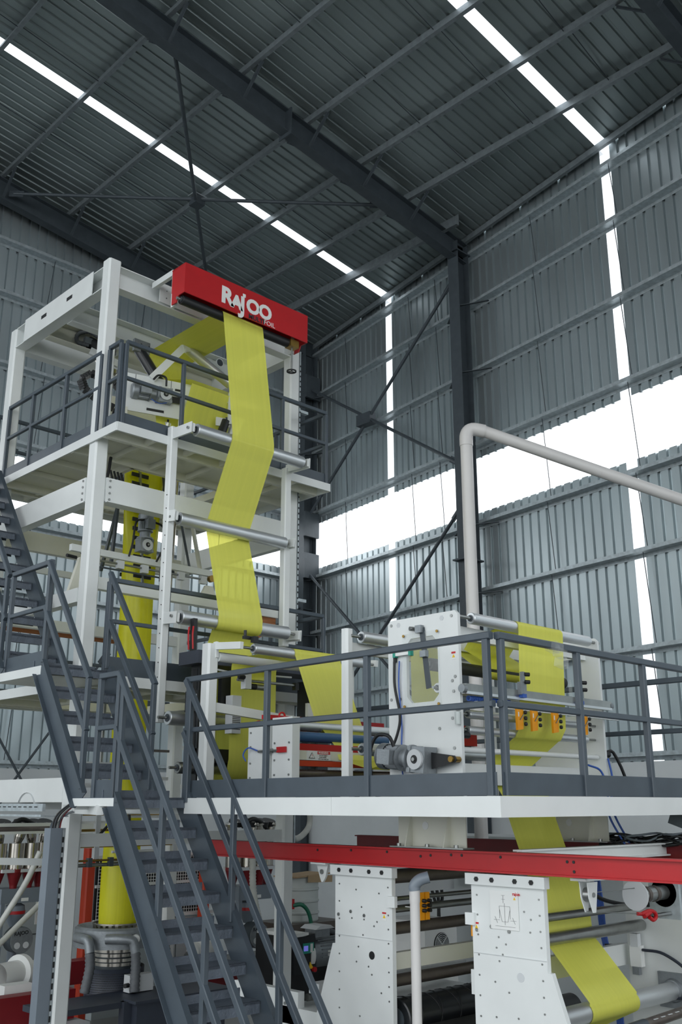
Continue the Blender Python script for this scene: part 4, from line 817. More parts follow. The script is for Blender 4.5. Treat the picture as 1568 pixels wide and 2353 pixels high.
# near bench left of the plates
t = thing('unwind_bench', 'white bench with a slide rail between stair and winder', 'bench', (7.0, 7.1, FL))
B().box((5.95, 6.7, -1.75), (6.02, 7.55, -1.5)).mk('front_plate', 'white', t); B().box((6.0, 6.5, -1.5), (7.9, 6.62, -1.42)).mk('rail', 'labelgrey', t); B().cyl((6.05, 6.7, -1.55), (7.9, 6.7, -1.55), .03, 12).mk('slide_rod', 'steel', t); B().box((5.95, 6.3, -1.85), (7.9, 6.9, -1.62)).mk('table', 'white', t)
for x in (6.05, 7.8): B().box((x - .05, 6.5, FL), (x + .05, 6.7, -1.85)).mk('leg', 'white', t)
bolts(t, [(5.95, y, z) for y in (6.78, 6.86) for z in (-1.55, -1.6)], (-1, 0, 0), .014, .008)
# ------------------------------------------------------------------ oscillating take-off on the upper platform
to = thing('takeoff_unit', 'white oscillating take-off unit with turner rollers on the upper platform', 'machine', (6.7, 10.4, 4.14))
D1 = V((.96, -.28, 0)).normalized(); N1 = V((-.28, -.96, 0)).normalized()
def pl(b, o, a0, a1, z0, z1, th=.02, k=0):
    o = V(o); p = [o + D1 * a0, o + D1 * a1]; q = [x + N1 * -th for x in p]
    return b.prism([(p[0].x, p[0].y), (p[1].x, p[1].y), (q[1].x, q[1].y), (q[0].x, q[0].y)], 'z', z0, z1)
O1 = V((6.08, 10.42, 0))
B_ = pl(B(), O1, 0, .95, 4.86, 5.38).mk('side_plate', 'white', to)
pl(B(), O1 + N1 * .012, .35, .58, 4.905, 4.935, .012).mk('slot', 'black', B_); pl(B(), O1 + N1 * .012, .72, .82, 5.25, 5.275, .012).mk('slot', 'black', B_)
for f in (.18, .66): pl(B(), O1 + N1 * .003, f, f + .006, 5.28, 5.38, .003).mk('joint', 'darksteel', B_)
pl(B(), O1 - N1 * .9, -.1, .95, 4.8, 5.4).mk('side_plate', 'cream', to)
pl(B(), O1 + N1 * .01, .0, .1, 4.14, 4.9, .08).mk('leg', 'cream', to); pl(B(), O1, .8, .88, 4.14, 4.9, .05).mk('leg', 'white', to); pl(B(), O1 - N1 * .5, -.1, .0, 4.14, 4.9, .08).mk('leg', 'cream', to)
bar_ = O1 + D1 * .95; B().bar(bar_ + V((0, 0, 5.3)), bar_ + D1 * .95 + V((0, 0, 5.22)), .06, .09).mk('arm_beam', 'white', to)
q_ = bar_ + D1 * .55; pl(B(), q_ - D1 * 0 + N1 * .06, -.04, .04, 4.9, 5.36, .03).mk('hanger_plate', 'white', to); pl(B(), q_ + N1 * .03, -.2, .15, 4.86, 4.98, .02).mk('roller_plate', 'white', to)
def rr(name, a, c, r_, m):
    d = (V(c) - V(a)).normalized(); b = B(); b.cyl(a, c, r_, 22); o = b.mk(name, m, to); B().cyl(V(a) - d * .05, V(c) + d * .05, r_ * .3, 10).mk('journal', 'darksteel', o); return o
rr('turner_roller', (6.97, 10.25, 5.93), (7.62, 10.15, 5.58), .07, 'roller')
ar = B().bar((6.45, 10.3, 5.35), (6.86, 10.2, 5.90), .05, .1).mk('swing_arm', 'white', to); B().bar((6.84, 10.2, 5.88), (7.02, 10.22, 5.95), .06, .1).mk('arm_head', 'white', to)
rr('turner_roller', (6.36, 10.5, 5.80), (6.60, 10.35, 5.36), .075, 'blackgloss'); rr('turner_roller', (6.44, 10.48, 5.78), (6.68, 10.33, 5.36), .03, 'roller')
B().cbox((6.36, 10.45, 5.83), (.24, .05, .17)).mk('bearing_block', 'castalu', to)
bolts(to, [(6.28 + .06 * i, 10.424, 5.79 + .06 * (i % 2)) for i in range(4)], (0, -1, 0), .014, .008, 'black')
rr('turner_roller', (7.42, 9.98, 4.35), (7.62, 9.92, 5.02), .07, 'roller'); rr('turner_roller', (7.3, 10.05, 4.4), (7.46, 10.0, 4.95), .06, 'blackgloss'); rr('nip_roller', (6.75, 10.5, 4.25), (6.8, 10.4, 4.85), .05, 'roller')
rr('turner_roller', (6.16, 11.5, 6.2), (6.36, 11.2, 6.0), .085, 'black')
gm2 = thing('gear_motor', 'grey worm gear motor on the take-off unit behind the upper railing', 'motor', (6.5, 10.3, 4.95), 'worm gear motors')
gearmotor(gm2, (6.62, 10.24, 5.13), -D1, N1, 1.05); pl(B(), O1 + N1 * .06, .6, .84, 5.06, 5.14, .015).mk('torque_arm', 'black', gm2); B().tube([(6.42, 10.2, 5.3), (6.48, 10.18, 5.37), (6.58, 10.16, 5.36), (6.6, 10.17, 5.25)], .014, 8).mk('power_cable', 'black', gm2); B().tube([(6.4, 10.2, 5.02), (6.5, 10.17, 4.98), (6.62, 10.17, 5.02)], .006, 6).mk('blue_tube', 'bluetube', gm2)
t = thing('reversing_drive', 'cylindrical drive with a ribbed hose loop beside the left upper railing', 'drive', (6.1, 11.4, 5.9))
B().tube([(6.22, 11.35, 6.25), (6.1, 11.42, 6.32), (5.98, 11.5, 6.27), (5.98, 11.5, 6.15), (6.12, 11.42, 6.12)], .03, 10, 6, .02).mk('hose_loop', 'hose', t); B().cyl((6.25, 11.35, 6.2), (6.28, 11.33, 6.19), .1, 22).mk('end_ring', 'stainless', t); B().cbox((6.12, 11.42, 6.17), (.16, .06, .09)).mk('terminal_block', 'castalu', t)
B().cyl((6.2, 11.3, 5.95), (6.3, 11.25, 5.75), .075, 18).mk('motor', 'stainless', t); B().bar((6.1, 11.35, 6.0), (6.6, 11.2, 5.85), .05, .1).mk('arm', 'white', t); B().lathe((6.36, 11.2, 5.68), (0, -.5, 1), [(.07, 0), (.09, .04), (.07, .09), (0, .09)], 18).mk('cap', 'stainless', t)
t = thing('cable_chain', 'black cable drag chain bent in a loop behind the upper railing', 'chain', (5.95, 11.0, 5.0))
pts = [(6.35, 10.9, 5.05), (6.1, 11.0, 5.15), (5.9, 11.05, 5.28), (5.84, 11.05, 5.4), (5.95, 11.0, 5.5), (6.2, 10.95, 5.47), (6.36, 10.85, 5.3)]
first = None
for i in range(len(pts) - 1):
    for k in range(4):
        p = V(pts[i]).lerp(V(pts[i + 1]), k / 4); q = V(pts[i]).lerp(V(pts[i + 1]), (k + .86) / 4); B().bar(p, q, .13, .06).mk('link', 'black', t)
B().box((6.0, 10.85, 4.62), (6.2, 10.95, 4.68)).mk('chain_bracket', 'white', t); B().box((6.0, 10.85, 4.68), (6.04, 10.95, 4.9)).mk('bracket_leg', 'white', t); B().bar((6.2, 10.9, 4.7), (6.3, 10.88, 5.05), .06, .06).mk('link', 'black', t)
# ------------------------------------------------------------------ collapsing frame below the upper platform
cg = thing('collapsing_frame', 'slatted collapsing frame with black slats over the yellow bubble', 'machine', (6.93, 11.0, 2.6))
for s_, dy in ((-1, -.26), (1, .26)):
    f = lambda z: 11.1 + dy * (4.5 - z) / 1.7 * .9 + (-.04 if dy < 0 else .04)
    cx = 6.8 if dy < 0 else 6.95
    for x, xt in ((cx - .44, cx - .24), (cx + .5, cx + .4)): B().bar((x, f(2.95), 2.95), (xt, f(4.45), 4.45), .05, .03).mk('side_rail', 'darksteel', cg)
    B().bar((cx, f(2.65) + .03 * s_, 2.65), (cx, f(4.45) + .03 * s_, 4.45), .03, .03).mk('centre_bar', 'steel', cg)
    for i in range(13):
        z = 2.83 + i * .13; B().bar((cx - .13, f(z) + .03 * s_, z), (cx + .13, f(z) + .03 * s_, z), .02, .05).mk('slat', 'black', cg)
for i in range(3): B().cyl((7.18 + i * .07, 10.85 + .03 * i, 2.75), (7.27 + i * .07, 11.0, 4.35), .022, 10).mk('side_rod', 'stainless', cg)
B().bar((5.55, 10.42, 2.93), (7.72, 10.42, 2.93), .06, .08).mk('carrier_beam', 'white', cg); B().bar((5.55, 11.8, 2.93), (7.72, 11.8, 2.93), .06, .08).mk('carrier_beam', 'white', cg)
B().cyl((5.7, 10.36, 2.82), (7.5, 10.36, 2.82), .014, 8).mk('threaded_rod', 'steel', cg); B().cyl((5.7, 10.36, 2.74), (6.9, 10.36, 2.74), .012, 8).mk('threaded_rod', 'darksteel', cg)
for x in (5.75, 6.2, 6.55, 7.1, 7.45): B().cbox((x, 10.36, 2.81), (.09, .06, .1)).mk('slide_block', 'labelgrey', cg)
B().bar((6.6, 10.42, 2.6), (7.25, 10.42, 2.57), .05, .05).mk('lower_bar', 'black', cg)
B().prism([(7.35, 2.45), (7.75, 2.45), (7.62, 2.75), (7.5, 2.75)], 'y', 10.36, 10.4).mk('end_bracket', 'cream', cg); B().cyl((7.56, 10.3, 2.84), (7.56, 10.36, 2.84), .045, 16).mk('end_bearing', 'brass', cg)
B().prism([(5.5, 2.35), (5.72, 2.35), (5.72, 2.75), (5.62, 2.8)], 'y', 10.3, 10.36).mk('end_bracket', 'cream', cg); B().cyl((5.42, 10.25, 2.78), (5.56, 10.28, 2.78), .02, 10).mk('crank_handle', 'black', cg)
for x in (7.05, 7.5): B().bar((x, 10.5, 2.97), (x - .1, 10.7, 3.95), .05, .04).mk('hanger', 'cream', cg)
B().bar((5.75, 10.5, 2.9), (6.25, 10.75, 4.1), .035, .03).mk('hanger', 'darksteel', cg); B().bar((7.35, 10.5, 2.9), (7.2, 10.6, 3.7), .045, .03).mk('hanger', 'darksteel', cg)
gm3 = thing('gear_motor', 'upright grey worm gear motor in front of the black slats', 'motor', (6.53, 10.38, 2.98), 'worm gear motors')
gearmotor(gm3, (6.53, 10.36, 3.11), (0, 0, 1), (0, -1, 0), .98)
for s_ in (-1, 1): B().tube([(6.53 + s_ * .08, 10.28, 3.42), (6.53 + s_ * .2, 10.26, 3.36), (6.53 + s_ * .22, 10.28, 3.1), (6.53 + s_ * .2 - .05, 10.3, 2.92)], .013, 6).mk('power_cable', 'black', gm3)
t = thing('cable_loops', 'black cables looped under the upper platform by the near post', 'cable', (6.1, 10.3, 3.7))
for i in range(4): B().tube([(6.0 + .05 * i, 10.4, 4.0), (6.05 + .05 * i, 10.4, 3.85), (6.1 + .03 * i, 10.4, 3.72 - .02 * i), (5.95, 10.35, 3.66), (5.8, 10.3, 3.72)], .014, 6).mk('cable', 'black', t)
B().tube([(5.82, 10.1, 4.05), (5.8, 10.1, 3.85), (5.76, 10.1, 3.68)], .02, 8).mk('cable', 'black', t)
t = thing('wooden_plank', 'reddish wooden plank on edge behind the tower at middle platform level', 'plank', (6.5, 12.4, 2.2), 'wooden boards'); B().box((5.2, 12.38, 2.2), (7.4, 12.42, 2.40)).mk('board', 'wood', t)
t = thing('wooden_plank', 'piece of plywood leaning at the right of the middle platform', 'plank', (8.4, 11.9, 1.3), 'wooden boards'); B().prism([(8.02, 2.05), (8.32, 2.2), (8.32, 2.42), (8.02, 2.33)], 'y', 9.9, 9.92).mk('board', 'wood', t)
# ------------------------------------------------------------------ die, air ring and extruders under the tower
CX, CY = 6.93, 11.1
ag = thing('air_ring', 'silver air ring with pipe elbows around the foot of the bubble', 'machine', (CX, CY, -1.7))
B().ring((CX, CY, -1.62), (0, 0, 1), [(.34, 0), (.5, 0), (.5, .2), (.47, .225), (.44, .225), (.36, .17)], 48).mk('body', 'castalu', ag)
b = B(); n = 48; o = []
for h, r_ in ((-1.46, .29), (-1.38, .29)): o += [(CX + r_ * math.cos(2 * math.pi * i / n), CY + r_ * math.sin(2 * math.pi * i / n), h) for i in range(n)]
b.add(o, [(i, (i + 1) % n, n + (i + 1) % n, n + i) for i in range(n) if i % 2], True)
b.ring((CX, CY, -1.46), (0, 0, 1), [(.285, 0), (.295, 0), (.295, .025), (.285, .025)], 48); b.ring((CX, CY, -1.385), (0, 0, 1), [(.285, 0), (.295, 0), (.295, .02), (.285, .02)], 48); b.mk('perforated_collar', 'stainless', ag)
B().ring((CX, CY, -1.5), (0, 0, 1), [(.22, 0), (.36, 0), (.36, .03), (.22, .03)], 48).mk('lip_plate', 'stainless', ag)
for i, a_ in enumerate((200, 250, 300, 345)):
    c, s_ = math.cos(math.radians(a_)), math.sin(math.radians(a_)); tn = V((-s_, c, 0)); p = V((CX + .5 * c, CY + .5 * s_, -1.5))
    B().tube([p - tn * .22 - V((c * .03, s_ * .03, 0)), p - tn * .05 + V((c, s_, 0)) * .06, p + tn * .06 + V((c, s_, 0)) * .09 + V((0, 0, -.02)), p + tn * .1 + V((c, s_, 0)) * .1 + V((0, 0, -.14))], .055, 14).mk('elbow', 'castalu', ag)
    q = p + tn * .1 + V((c, s_, 0)) * .1; B().tube([q + V((0, 0, -.14)), q + V((0, -.02, -.3)), q + V((c * .05, s_ * .05, -.55))], .055, 12, 8, .022).mk('ribbed_hose', 'hose', ag)
gq = B().cyl((6.84, 10.56, -1.5), (6.83, 10.53, -1.5), .055, 22).mk('pressure_gauge', 'steel', ag); B().cyl((6.83, 10.53, -1.5), (6.829, 10.527, -1.5), .046, 22).mk('dial', 'label', gq); B().bar((6.8, 10.525, -1.48), (6.85, 10.525, -1.52), .004, .004).mk('needle', 'ink', gq)
de = thing('extrusion_die', 'stainless die with heater bands inside a dark perforated guard', 'machine', (CX, CY, -2.2))
for i in range(4): B().cyl((CX, CY, -1.68 - .05 * i), (CX, CY, -1.645 - .05 * i), .26 if i % 2 else .28, 32).mk('heater_band', 'stainless', de)
B().cyl((CX, CY, -2.25), (CX, CY, -1.62), .24, 28).mk('core', 'darksteel', de)
b = B(); n = 40; o = []
for r_ in (.34, .345):
    for z in (-2.2, -1.85): o += [(CX + r_ * math.cos(2 * math.pi * i / n), CY + r_ * math.sin(2 * math.pi * i / n), z) for i in range(n)]
b.add(o, [(i, (i + 1) % n, n + (i + 1) % n, n + i) for i in range(n)] + [(2*n + i, 2*n + (i + 1) % n, 3*n + (i + 1) % n, 3*n + i) for i in range(n)] + [(n + i, n + (i + 1) % n, 3*n + (i + 1) % n, 3*n + i) for i in range(n)], True); gu = b.mk('guard', 'navy', de)
b = B()
for j in range(11):
    for i in range(44):
        a_ = math.radians(170 + i * 3.2 + (j % 2) * 1.6); p = V((CX + .346 * math.cos(a_), CY + .346 * math.sin(a_), -1.9 - j * .024)); t_ = V((-math.sin(a_), math.cos(a_), 0)) * .005
        b.add([p - t_ + V((0, 0, -.005)), p + t_ + V((0, 0, -.005)), p + t_ + V((0, 0, .005)), p - t_ + V((0, 0, .005))], [(0, 1, 2, 3)])
b.mk('perforation', 'black', gu)['kind'] = 'stuff'
nb = thing('die_platform', 'dark navy step platform in front of the die', 'platform', (6.7, 10.4, FL))
B().box((5.6, 10.15, -2.13), (7.9, 10.75, -2.07)).mk('top', 'navy', nb); B().box((6.55, 10.0, FL), (7.75, 10.1, -2.07)).mk('front_panel', 'navy', nb); B().box((6.5, 9.95, -2.08), (7.8, 10.2, -2.05)).mk('edge', 'navy', nb); B().box((6.45, 10.1, FL), (6.55, 10.2, -2.07)).mk('leg', 'navy', nb)
t = thing('junction_box', 'small pale junction box standing on the navy die platform', 'box', (6.9, 10.55, -2.06)); B().box((6.76, 10.5, -2.06), (7.08, 10.62, -1.88)).mk('body', 'labelgrey', t); B().cyl((6.76, 10.52, -1.98), (6.7, 10.5, -1.98), .025, 10).mk('gland', 'black', t)
t = thing('spray_cross', 'cluttered pipe crossbar clamped around the bubble', 'pipe', (6.7, 10.6, -.7)); B().cyl((5.85, 10.7, -.68), (7.3, 10.7, -.68), .022, 10).mk('pipe', 'steel', t); B().cyl((5.85, 10.66, -.63), (7.3, 10.66, -.63), .012, 8).mk('pipe', 'brass', t)
for i in range(5): B().cbox((5.95 + i * .28, 10.66, -.65), (.05, .06, .1)).mk('clamp', 'darksteel', t)
B().tube([(6.68, 10.6, -.05), (6.72, 10.58, -.4), (6.78, 10.6, -.62)], .016, 6).mk('cable', 'black', t); B().tube([(6.3, 10.6, -.35), (6.45, 10.58, -.2), (6.55, 10.58, -.15), (6.6, 10.6, -.3)], .016, 6).mk('cable', 'black', t); B().bar((6.78, 10.75, -.1), (6.78, 10.75, -.62), .03, .03).mk('drop_bar', 'steel', t)
t = thing('sizing_cage', 'white sizing cage arms around the lower bubble', 'cage', (6.9, 11, -.6))
for i in range(5):
    z = -.12 - i * .09; B().box((5.85, 10.78, z - .014), (7.6, 10.8, z + .014)).mk('arm', 'label' if i % 2 else 'brass', t)
for x in (6.1, 6.35, 7.45): B().box((x, 10.76, -.62), (x + .06, 10.82, -.02)).mk('upright', 'labelgrey', t)
for i in range(6): B().cyl((6.62, 10.82, -.15 - i * .1), (7.25, 10.82, -.15 - i * .1), .016, 10).mk('guide_roller', 'label', t)
t2 = thing('sizing_cage', 'grey guide cage with columns around the bubble above the lower deck', 'cage', (6.9, 11, .1))
for x in (6.0, 6.25, 7.62, 7.8): B().cyl((x, 10.6, .0), (x, 10.6, 1.15), .03, 12).mk('column', 'steel', t2)
for z in (.18, .42, .65): B().box((5.85, 10.55, z), (6.5, 10.6, z + .05)).mk('clamp_bar', 'labelgrey', t2); B().box((7.4, 10.55, z), (7.95, 10.6, z + .05)).mk('clamp_bar', 'labelgrey', t2)
B().box((6.5, 10.72, .28), (7.3, 10.76, .32)).mk('guide_bar', 'label', t2); B().box((6.5, 10.72, .62), (7.3, 10.76, .65)).mk('guide_bar', 'brownsteel', t2)
# ------------------------------------------------------------------ dosing station (four hoppers over an extruder throat)
def dosing(label, px, py):
    t = thing('dosing_station', label, 'hopper', (px, py, -1.75), 'four-hopper dosing stations')
    for i, (dx, dy) in enumerate(((-.3, -.1), (-.09, -.16), (.13, -.14), (.32, -.05))):
        c = (px + dx, py + dy, 0); b = B(); b.cyl((c[0], c[1], -.82), (c[0], c[1], -.5), .1, 20); b.mk('hopper', 'stainless', t)
        B().lathe((c[0], c[1], -1.06), (0, 0, 1), [(.045, 0), (.05, .04), (.1, .2), (.1, .25)], 16).mk('red_funnel', 'darkred', t)
        B().lathe((c[0], c[1], -.5), (.25 * (1 if i % 2 else -1), -.1, 1), [(.05, 0), (.07, .08), (.07, .22), (.09, .23), (.09, .26), (0, .27)], 16).mk('loader', 'stainless', t)
        B().cyl((c[0] + .02, c[1], -.28), (c[0] + .02, c[1] - .02, -.22), .095, 18).mk('loader_lid', 'black', t)
    B().tube([(px - .25, py - .2, -.3), (px - .1, py - .25, -.2), (px + .1, py - .22, -.26), (px + .25, py - .15, -.35)], .03, 8).mk('vacuum_hose', 'black', t)
    B().box((px - .3, py - .25, -.86), (px + .36, py + .1, -.82)).mk('shelf', 'labelgrey', t)
    B().box((px - .26, py - .2, -1.24), (px + .3, py + .12, -1.06)).mk('mixing_box', 'pvcgrey', t); B().box((px + .02, py - .203, -1.22), (px + .12, py - .2, -1.18)).mk('number_label', 'label', t)
    B().lathe((px + .02, py - .05, -1.54), (0, 0, 1), [(.06, 0), (.13, .16), (.13, .2), (.12, .26), (.05, .3)], 20).mk('throat_cone', 'pvcgrey', t); B().cyl((px + .02, py - .05, -1.38), (px + .02, py - .05, -1.34), .133, 24).mk('red_ring', 'red', t)
    dk = B().cyl((px + .02, py - .3, -1.68), (px + .02, py - .1, -1.68), .16, 28).mk('blender_drum', 'darksteel', t); fc = B().cyl((px + .02, py - .31, -1.68), (px + .02, py - .3, -1.68), .155, 28).mk('drum_face', 'castalu', dk)
    text('RAJOO', .062, (px - .09, py - .312, -1.62), (1, 0, .06), (-.06, 0, 1), 'ink', 'lettering', dk, .001, .002)
    for s_ in (-1, 1): B().cyl((px + .02 + s_ * .06, py - .314, -1.74), (px + .02 + s_ * .06, py - .31, -1.74), .04, 14).mk('sight_window', 'labelgrey', dk)
    B().bar((px - .22, py - .15, -1.9), (px - .22, py - .15, -1.2), .08, .05, (1, 0, 0)).mk('stand', 'pvcgrey', t); B().cyl((px - .0, py - .1, -2.0), (px, py - .1, -1.82), .06, 14).mk('outlet', 'pvcgrey', t)
    return t
dosing('four-hopper dosing station at the left edge behind the cable duct', 6.5, 13.0); dosing('four-hopper dosing station behind the stair to the right of the die', 9.0, 11.25)
t = thing('extruder', 'white extruder motor and red barrel guard at the left edge', 'machine', (6.1, 12, FL), 'extruders')
B().lathe((6.4, 12.3, -1.98), (-.9, -.4, 0), [(0, -.3), (.1, -.3), (.1, 0), (.17, .02), (.2, .06), (.2, .14), (.14, .16), (.14, .5)], 28).mk('gear_head', 'label', t)
B().box((5.6, 11.4, -2.42), (6.6, 11.6, -2.1)).mk('barrel_guard', 'darkred', t); B().box((6.35, 12.2, -2.2), (7.4, 12.45, -1.93)).mk('barrel_guard', 'darkred', t); B().box((5.85, 11.7, -2.25), (6.2, 11.9, -2.03)).mk('terminal_box', 'label', t); B().box((5.62, 11.2, -2.75), (6.7, 12.05, -2.44)).mk('base_frame', 'labelgrey', t); B().box((5.64, 11.25, FL), (6.6, 12.0, -2.75)).mk('plinth', 'navy', t)
t = thing('extruder', 'red extruder barrel guard behind the stair', 'machine', (8.8, 11.5, FL), 'extruders'); B().box((7.9, 11.4, -2.35), (9.3, 11.65, -2.1)).mk('barrel_guard', 'darkred', t); B().box((7.8, 11.35, FL), (9.4, 11.8, -2.36)).mk('base_frame', 'label', t); B().lathe((8.35, 11.3, -1.82), (-1, -.3, 0), [(0, -.25), (.1, -.25), (.1, 0), (.16, .02), (.16, .1), (.1, .12), (.1, .2), (0, .2)], 24).mk('blower', 'label', t); B().tube([(8.1, 11.2, -1.85), (8.0, 11.15, -1.9), (7.9, 11.2, -2.05)], .06, 10, 6, .025).mk('hose', 'hose', t)
for i, (x, y, lb_) in enumerate(((7.6, 13.0, 'orange-red upright post left of the bubble'), (9.75, 13.2, 'orange-red upright post seen behind the stair treads'))):
    t = thing('machine_post', lb_, 'post', (x, y, FL), 'orange-red posts'); B().sect((x, y, FL), (x, y, -.6), octo(.14, .02), (1, 0, 0)).mk('shaft', 'orangered', t); B().cbox((x, y - .075, -1.6), (.04, .01, .06)).mk('warning_sticker', 'label', t)
t = thing('mesh_guard', 'black wire mesh guard panel in a white frame behind the bubble', 'guard', (9, 13.4, FL))
b = B()
for i in range(46): b.box((8.0 + i * .045, 13.4, -1.6), (8.008 + i * .045, 13.405, -.75))
for i in range(20): b.box((8.0, 13.405, -1.6 + i * .045), (10.05, 13.41, -1.592 + i * .045))
b.mk('wire_mesh', 'label', t)['kind'] = 'stuff'
B().box((8.0, 13.46, -1.62), (10.05, 13.5, -.75)).mk('backing', 'black', t)
for z in (-1.15, -1.62, -.75): B().bar((7.95, 13.38, z), (10.1, 13.38, z), .04, .04).mk('frame_bar', 'label', t)
for i in range(3): B().box((8.0 + i * .69, 13.35, FL), (8.67 + i * .69, 13.6, -1.66)).mk('cabinet_door', 'cabinet', t)
t = thing('control_cabinet', 'grey control cabinet with a yellow-red switch behind the white post', 'cabinet', (7.1, 13.9, FL)); B().box((6.6, 13.7, FL), (7.75, 14.2, -.65)).mk('body', 'cabinet', t); B().box((6.62, 13.68, -1.75), (7.73, 13.7, -1.74)).mk('door_gap', 'ink', t); B().box((7.2, 13.68, -1.62), (7.36, 13.69, -1.32)).mk('notice_sheet', 'label', t); B().cyl((7.25, 13.7, -.85), (7.25, 13.62, -.85), .05, 12).mk('switch', 'inkyellow', t)
t = thing('corrugated_duct', 'bent grey hose running down past the orange-red post', 'hose', (7.7, 12.7, -1)); B().tube([(7.75, 12.75, -.5), (7.78, 12.72, -1.0), (7.72, 12.7, -1.4), (7.5, 12.6, -1.9)], .05, 10, 6, .03).mk('hose', 'hosewhite', t)
# suction hoses
t = thing('suction_hose', 'two clear suction hoses crossing at the far left', 'hose', (5.8, 12, -1.5))
B().tube([(6.05, 11.5, -.55), (5.95, 11.6, -.9), (5.72, 11.7, -1.35), (5.45, 11.8, -1.9)], .035, 10).mk('hose', 'hosewhite', t); B().tube([(6.35, 11.9, -1.15), (6.0, 11.85, -1.42), (5.6, 11.8, -1.75), (5.3, 11.8, -2.1)], .035, 10).mk('hose', 'hosewhite', t)
t = thing('suction_hose', 'clear ribbed suction hose hanging in front of the right dosing station', 'hose', (8.9, 10.8, -1.5)); B().tube([(8.72, 10.75, -.7), (8.74, 10.75, -1.1), (8.86, 10.75, -1.5), (9.08, 10.75, -2.1)], .045, 10, 6, .02).mk('hose', 'hosewhite', t)
t = thing('suction_hose', 'looped clear hose under the lower platform edge', 'hose', (9.2, 10.3, -.3)); B().tube([(8.45, 9.8, -.32), (9.0, 10.2, -.44), (9.35, 10.35, -.3), (9.3, 10.3, -.08), (9.1, 10.3, -.0)], .04, 10).mk('hose', 'hosewhite', t)
# cable duct and tray at left
t = thing('cable_duct', 'tall grey cable duct curving into a cable bend under the landing', 'duct', (4.68, 8.9, FL))
B().box((4.750, 8.86, FL), (4.870, 8.98, -.22)).mk('duct', 'pvcgrey', t); B().box((4.875, 8.85, FL), (4.900, 8.9, -.22)).mk('slotted_edge', 'galv', t)
b = B()
for i in range(26): b.box((4.871, 8.846, -2.6 + i * .09), (4.887, 8.851, -2.55 + i * .09))
b.mk('slot_row', 'black', t)['kind'] = 'stuff'
for off in (0, .1):
    pts = [(4.810 + off * .2 + .35 * (1 - math.cos(a_)), 8.92 - .2 * (1 - math.cos(a_)) , -.22 + .18 * math.sin(a_) ) for a_ in [math.radians(k * 15) for k in range(7)]]
    b = B(); vs = []
    for p in pts: vs += [(p[0], p[1] - .04 + off, p[2]), (p[0], p[1] + .02 + off, p[2])]
    b.add(vs, [(2*i, 2*i+1, 2*i+3, 2*i+2) for i in range(6)], True); b.mk('bend_side', 'grey_paint', t)
for i in range(6): B().tube([(4.780 + .015 * i, 8.9, -.3), (4.800 + .015 * i, 8.88, -.12), (4.910 + .012 * i, 8.82, .0), (4.95, 8.72, .03)], .008, 6).mk('wire', ('black', 'hose', 'black', 'hosewhite', 'hose', 'darkred')[i], t)
t = thing('cable_tray', 'slotted galvanised cable tray running off the left edge', 'tray', (5.0, 10, -.1)); B().box((4.72, 9.0, -.07), (4.75, 11.6, .0)).mk('side', 'galv', t); B().box((4.75, 9.0, -.12), (5.0, 11.6, -.11)).mk('floor_plate', 'galv', t); B().box((4.71, 9.0, -.12), (4.75, 11.6, -.1)).mk('lip', 'galv', t)
b = B()
for i in range(22): b.box((4.717, 9.1 + i * .11, -.035), (4.721, 9.16 + i * .11, -.025))
b.mk('slot_row', 'black', t)['kind'] = 'stuff'
t = thing('arched_cover', 'small grey arched cover on the cable tray', 'cover', (5.5, 10.9, .0)); b = B(); vs = []
for i in range(13):
    a_ = math.pi * i / 12
    for x in (5.35, 5.8): vs.append((x + .0, 10.6 + .2 * math.cos(a_), -.06 + .18 * math.sin(a_)))
b.add(vs, [(2*i, 2*i+1, 2*i+3, 2*i+2) for i in range(12)], True); b.mk('arch', 'labelgrey', t)
t = thing('floor_rail', 'dark horizontal steel pipe at the left below the cable tray', 'pipe', (5, 10, -.25)); B().cyl((4.3, 10.0, -.25), (5.35, 10.0, -.25), .025, 10).mk('pipe', 'brownsteel', t)
t = thing('support_bar', 'white flat support bar at the left below the steel hoppers', 'bar', (5.2, 10.3, -.58)); B().bar((4.5, 10.3, -.55), (5.45, 10.3, -.6), .04, .07).mk('bar', 'white', t)
# ------------------------------------------------------------------ compressor, drum, chiller
t = thing('air_compressor', 'black compressor panel with a purple screen and grey motor behind the stair', 'machine', (8.8, 9.7, FL))
B().box((8.32, 9.55, FL), (8.72, 10.2, -1.52)).mk('cabinet', 'black', t); pn = B().prism([(8.36, -1.95), (8.74, -1.95), (8.70, -1.5), (8.36, -1.53)], 'y', 9.5, 9.55).mk('front_panel', 'blackgloss', t); B().box((8.34, 9.5, -1.52), (8.6, 10.2, -1.48)).mk('lid', 'label', t)
B().box((8.5, 9.49, -1.72), (8.68, 9.5, -1.6)).mk('keypad', 'teal', pn); B().box((8.51, 9.486, -1.69), (8.58, 9.49, -1.63)).mk('screen', 'screen', pn); B().box((8.62, 9.486, -1.71), (8.66, 9.49, -1.61)).mk('button_strip', 'label', pn); B().prism([(8.6, -1.9), (8.68, -1.9), (8.62, -1.82)], 'y', 9.49, 9.5).mk('triangle', 'inkyellow', pn); B().cyl((8.68, 9.5, -1.91), (8.68, 9.46, -1.91), .03, 12).mk('stop_button', 'red', pn)
mo = B().cyl((8.85, 9.7, -1.76), (9.45, 9.7, -1.76), .17, 28).mk('motor_body', 'castalu', t)
for k in range(12): B().bar((9.0, 9.7 - .172 * math.cos(.26 * k - .2), -1.76 + .172 * math.sin(.26 * k - .2) * 1), (9.42, 9.7 - .172 * math.cos(.26 * k - .2), -1.76 + .172 * math.sin(.26 * k - .2)), .02, .012).mk('fin', 'castalu', mo)
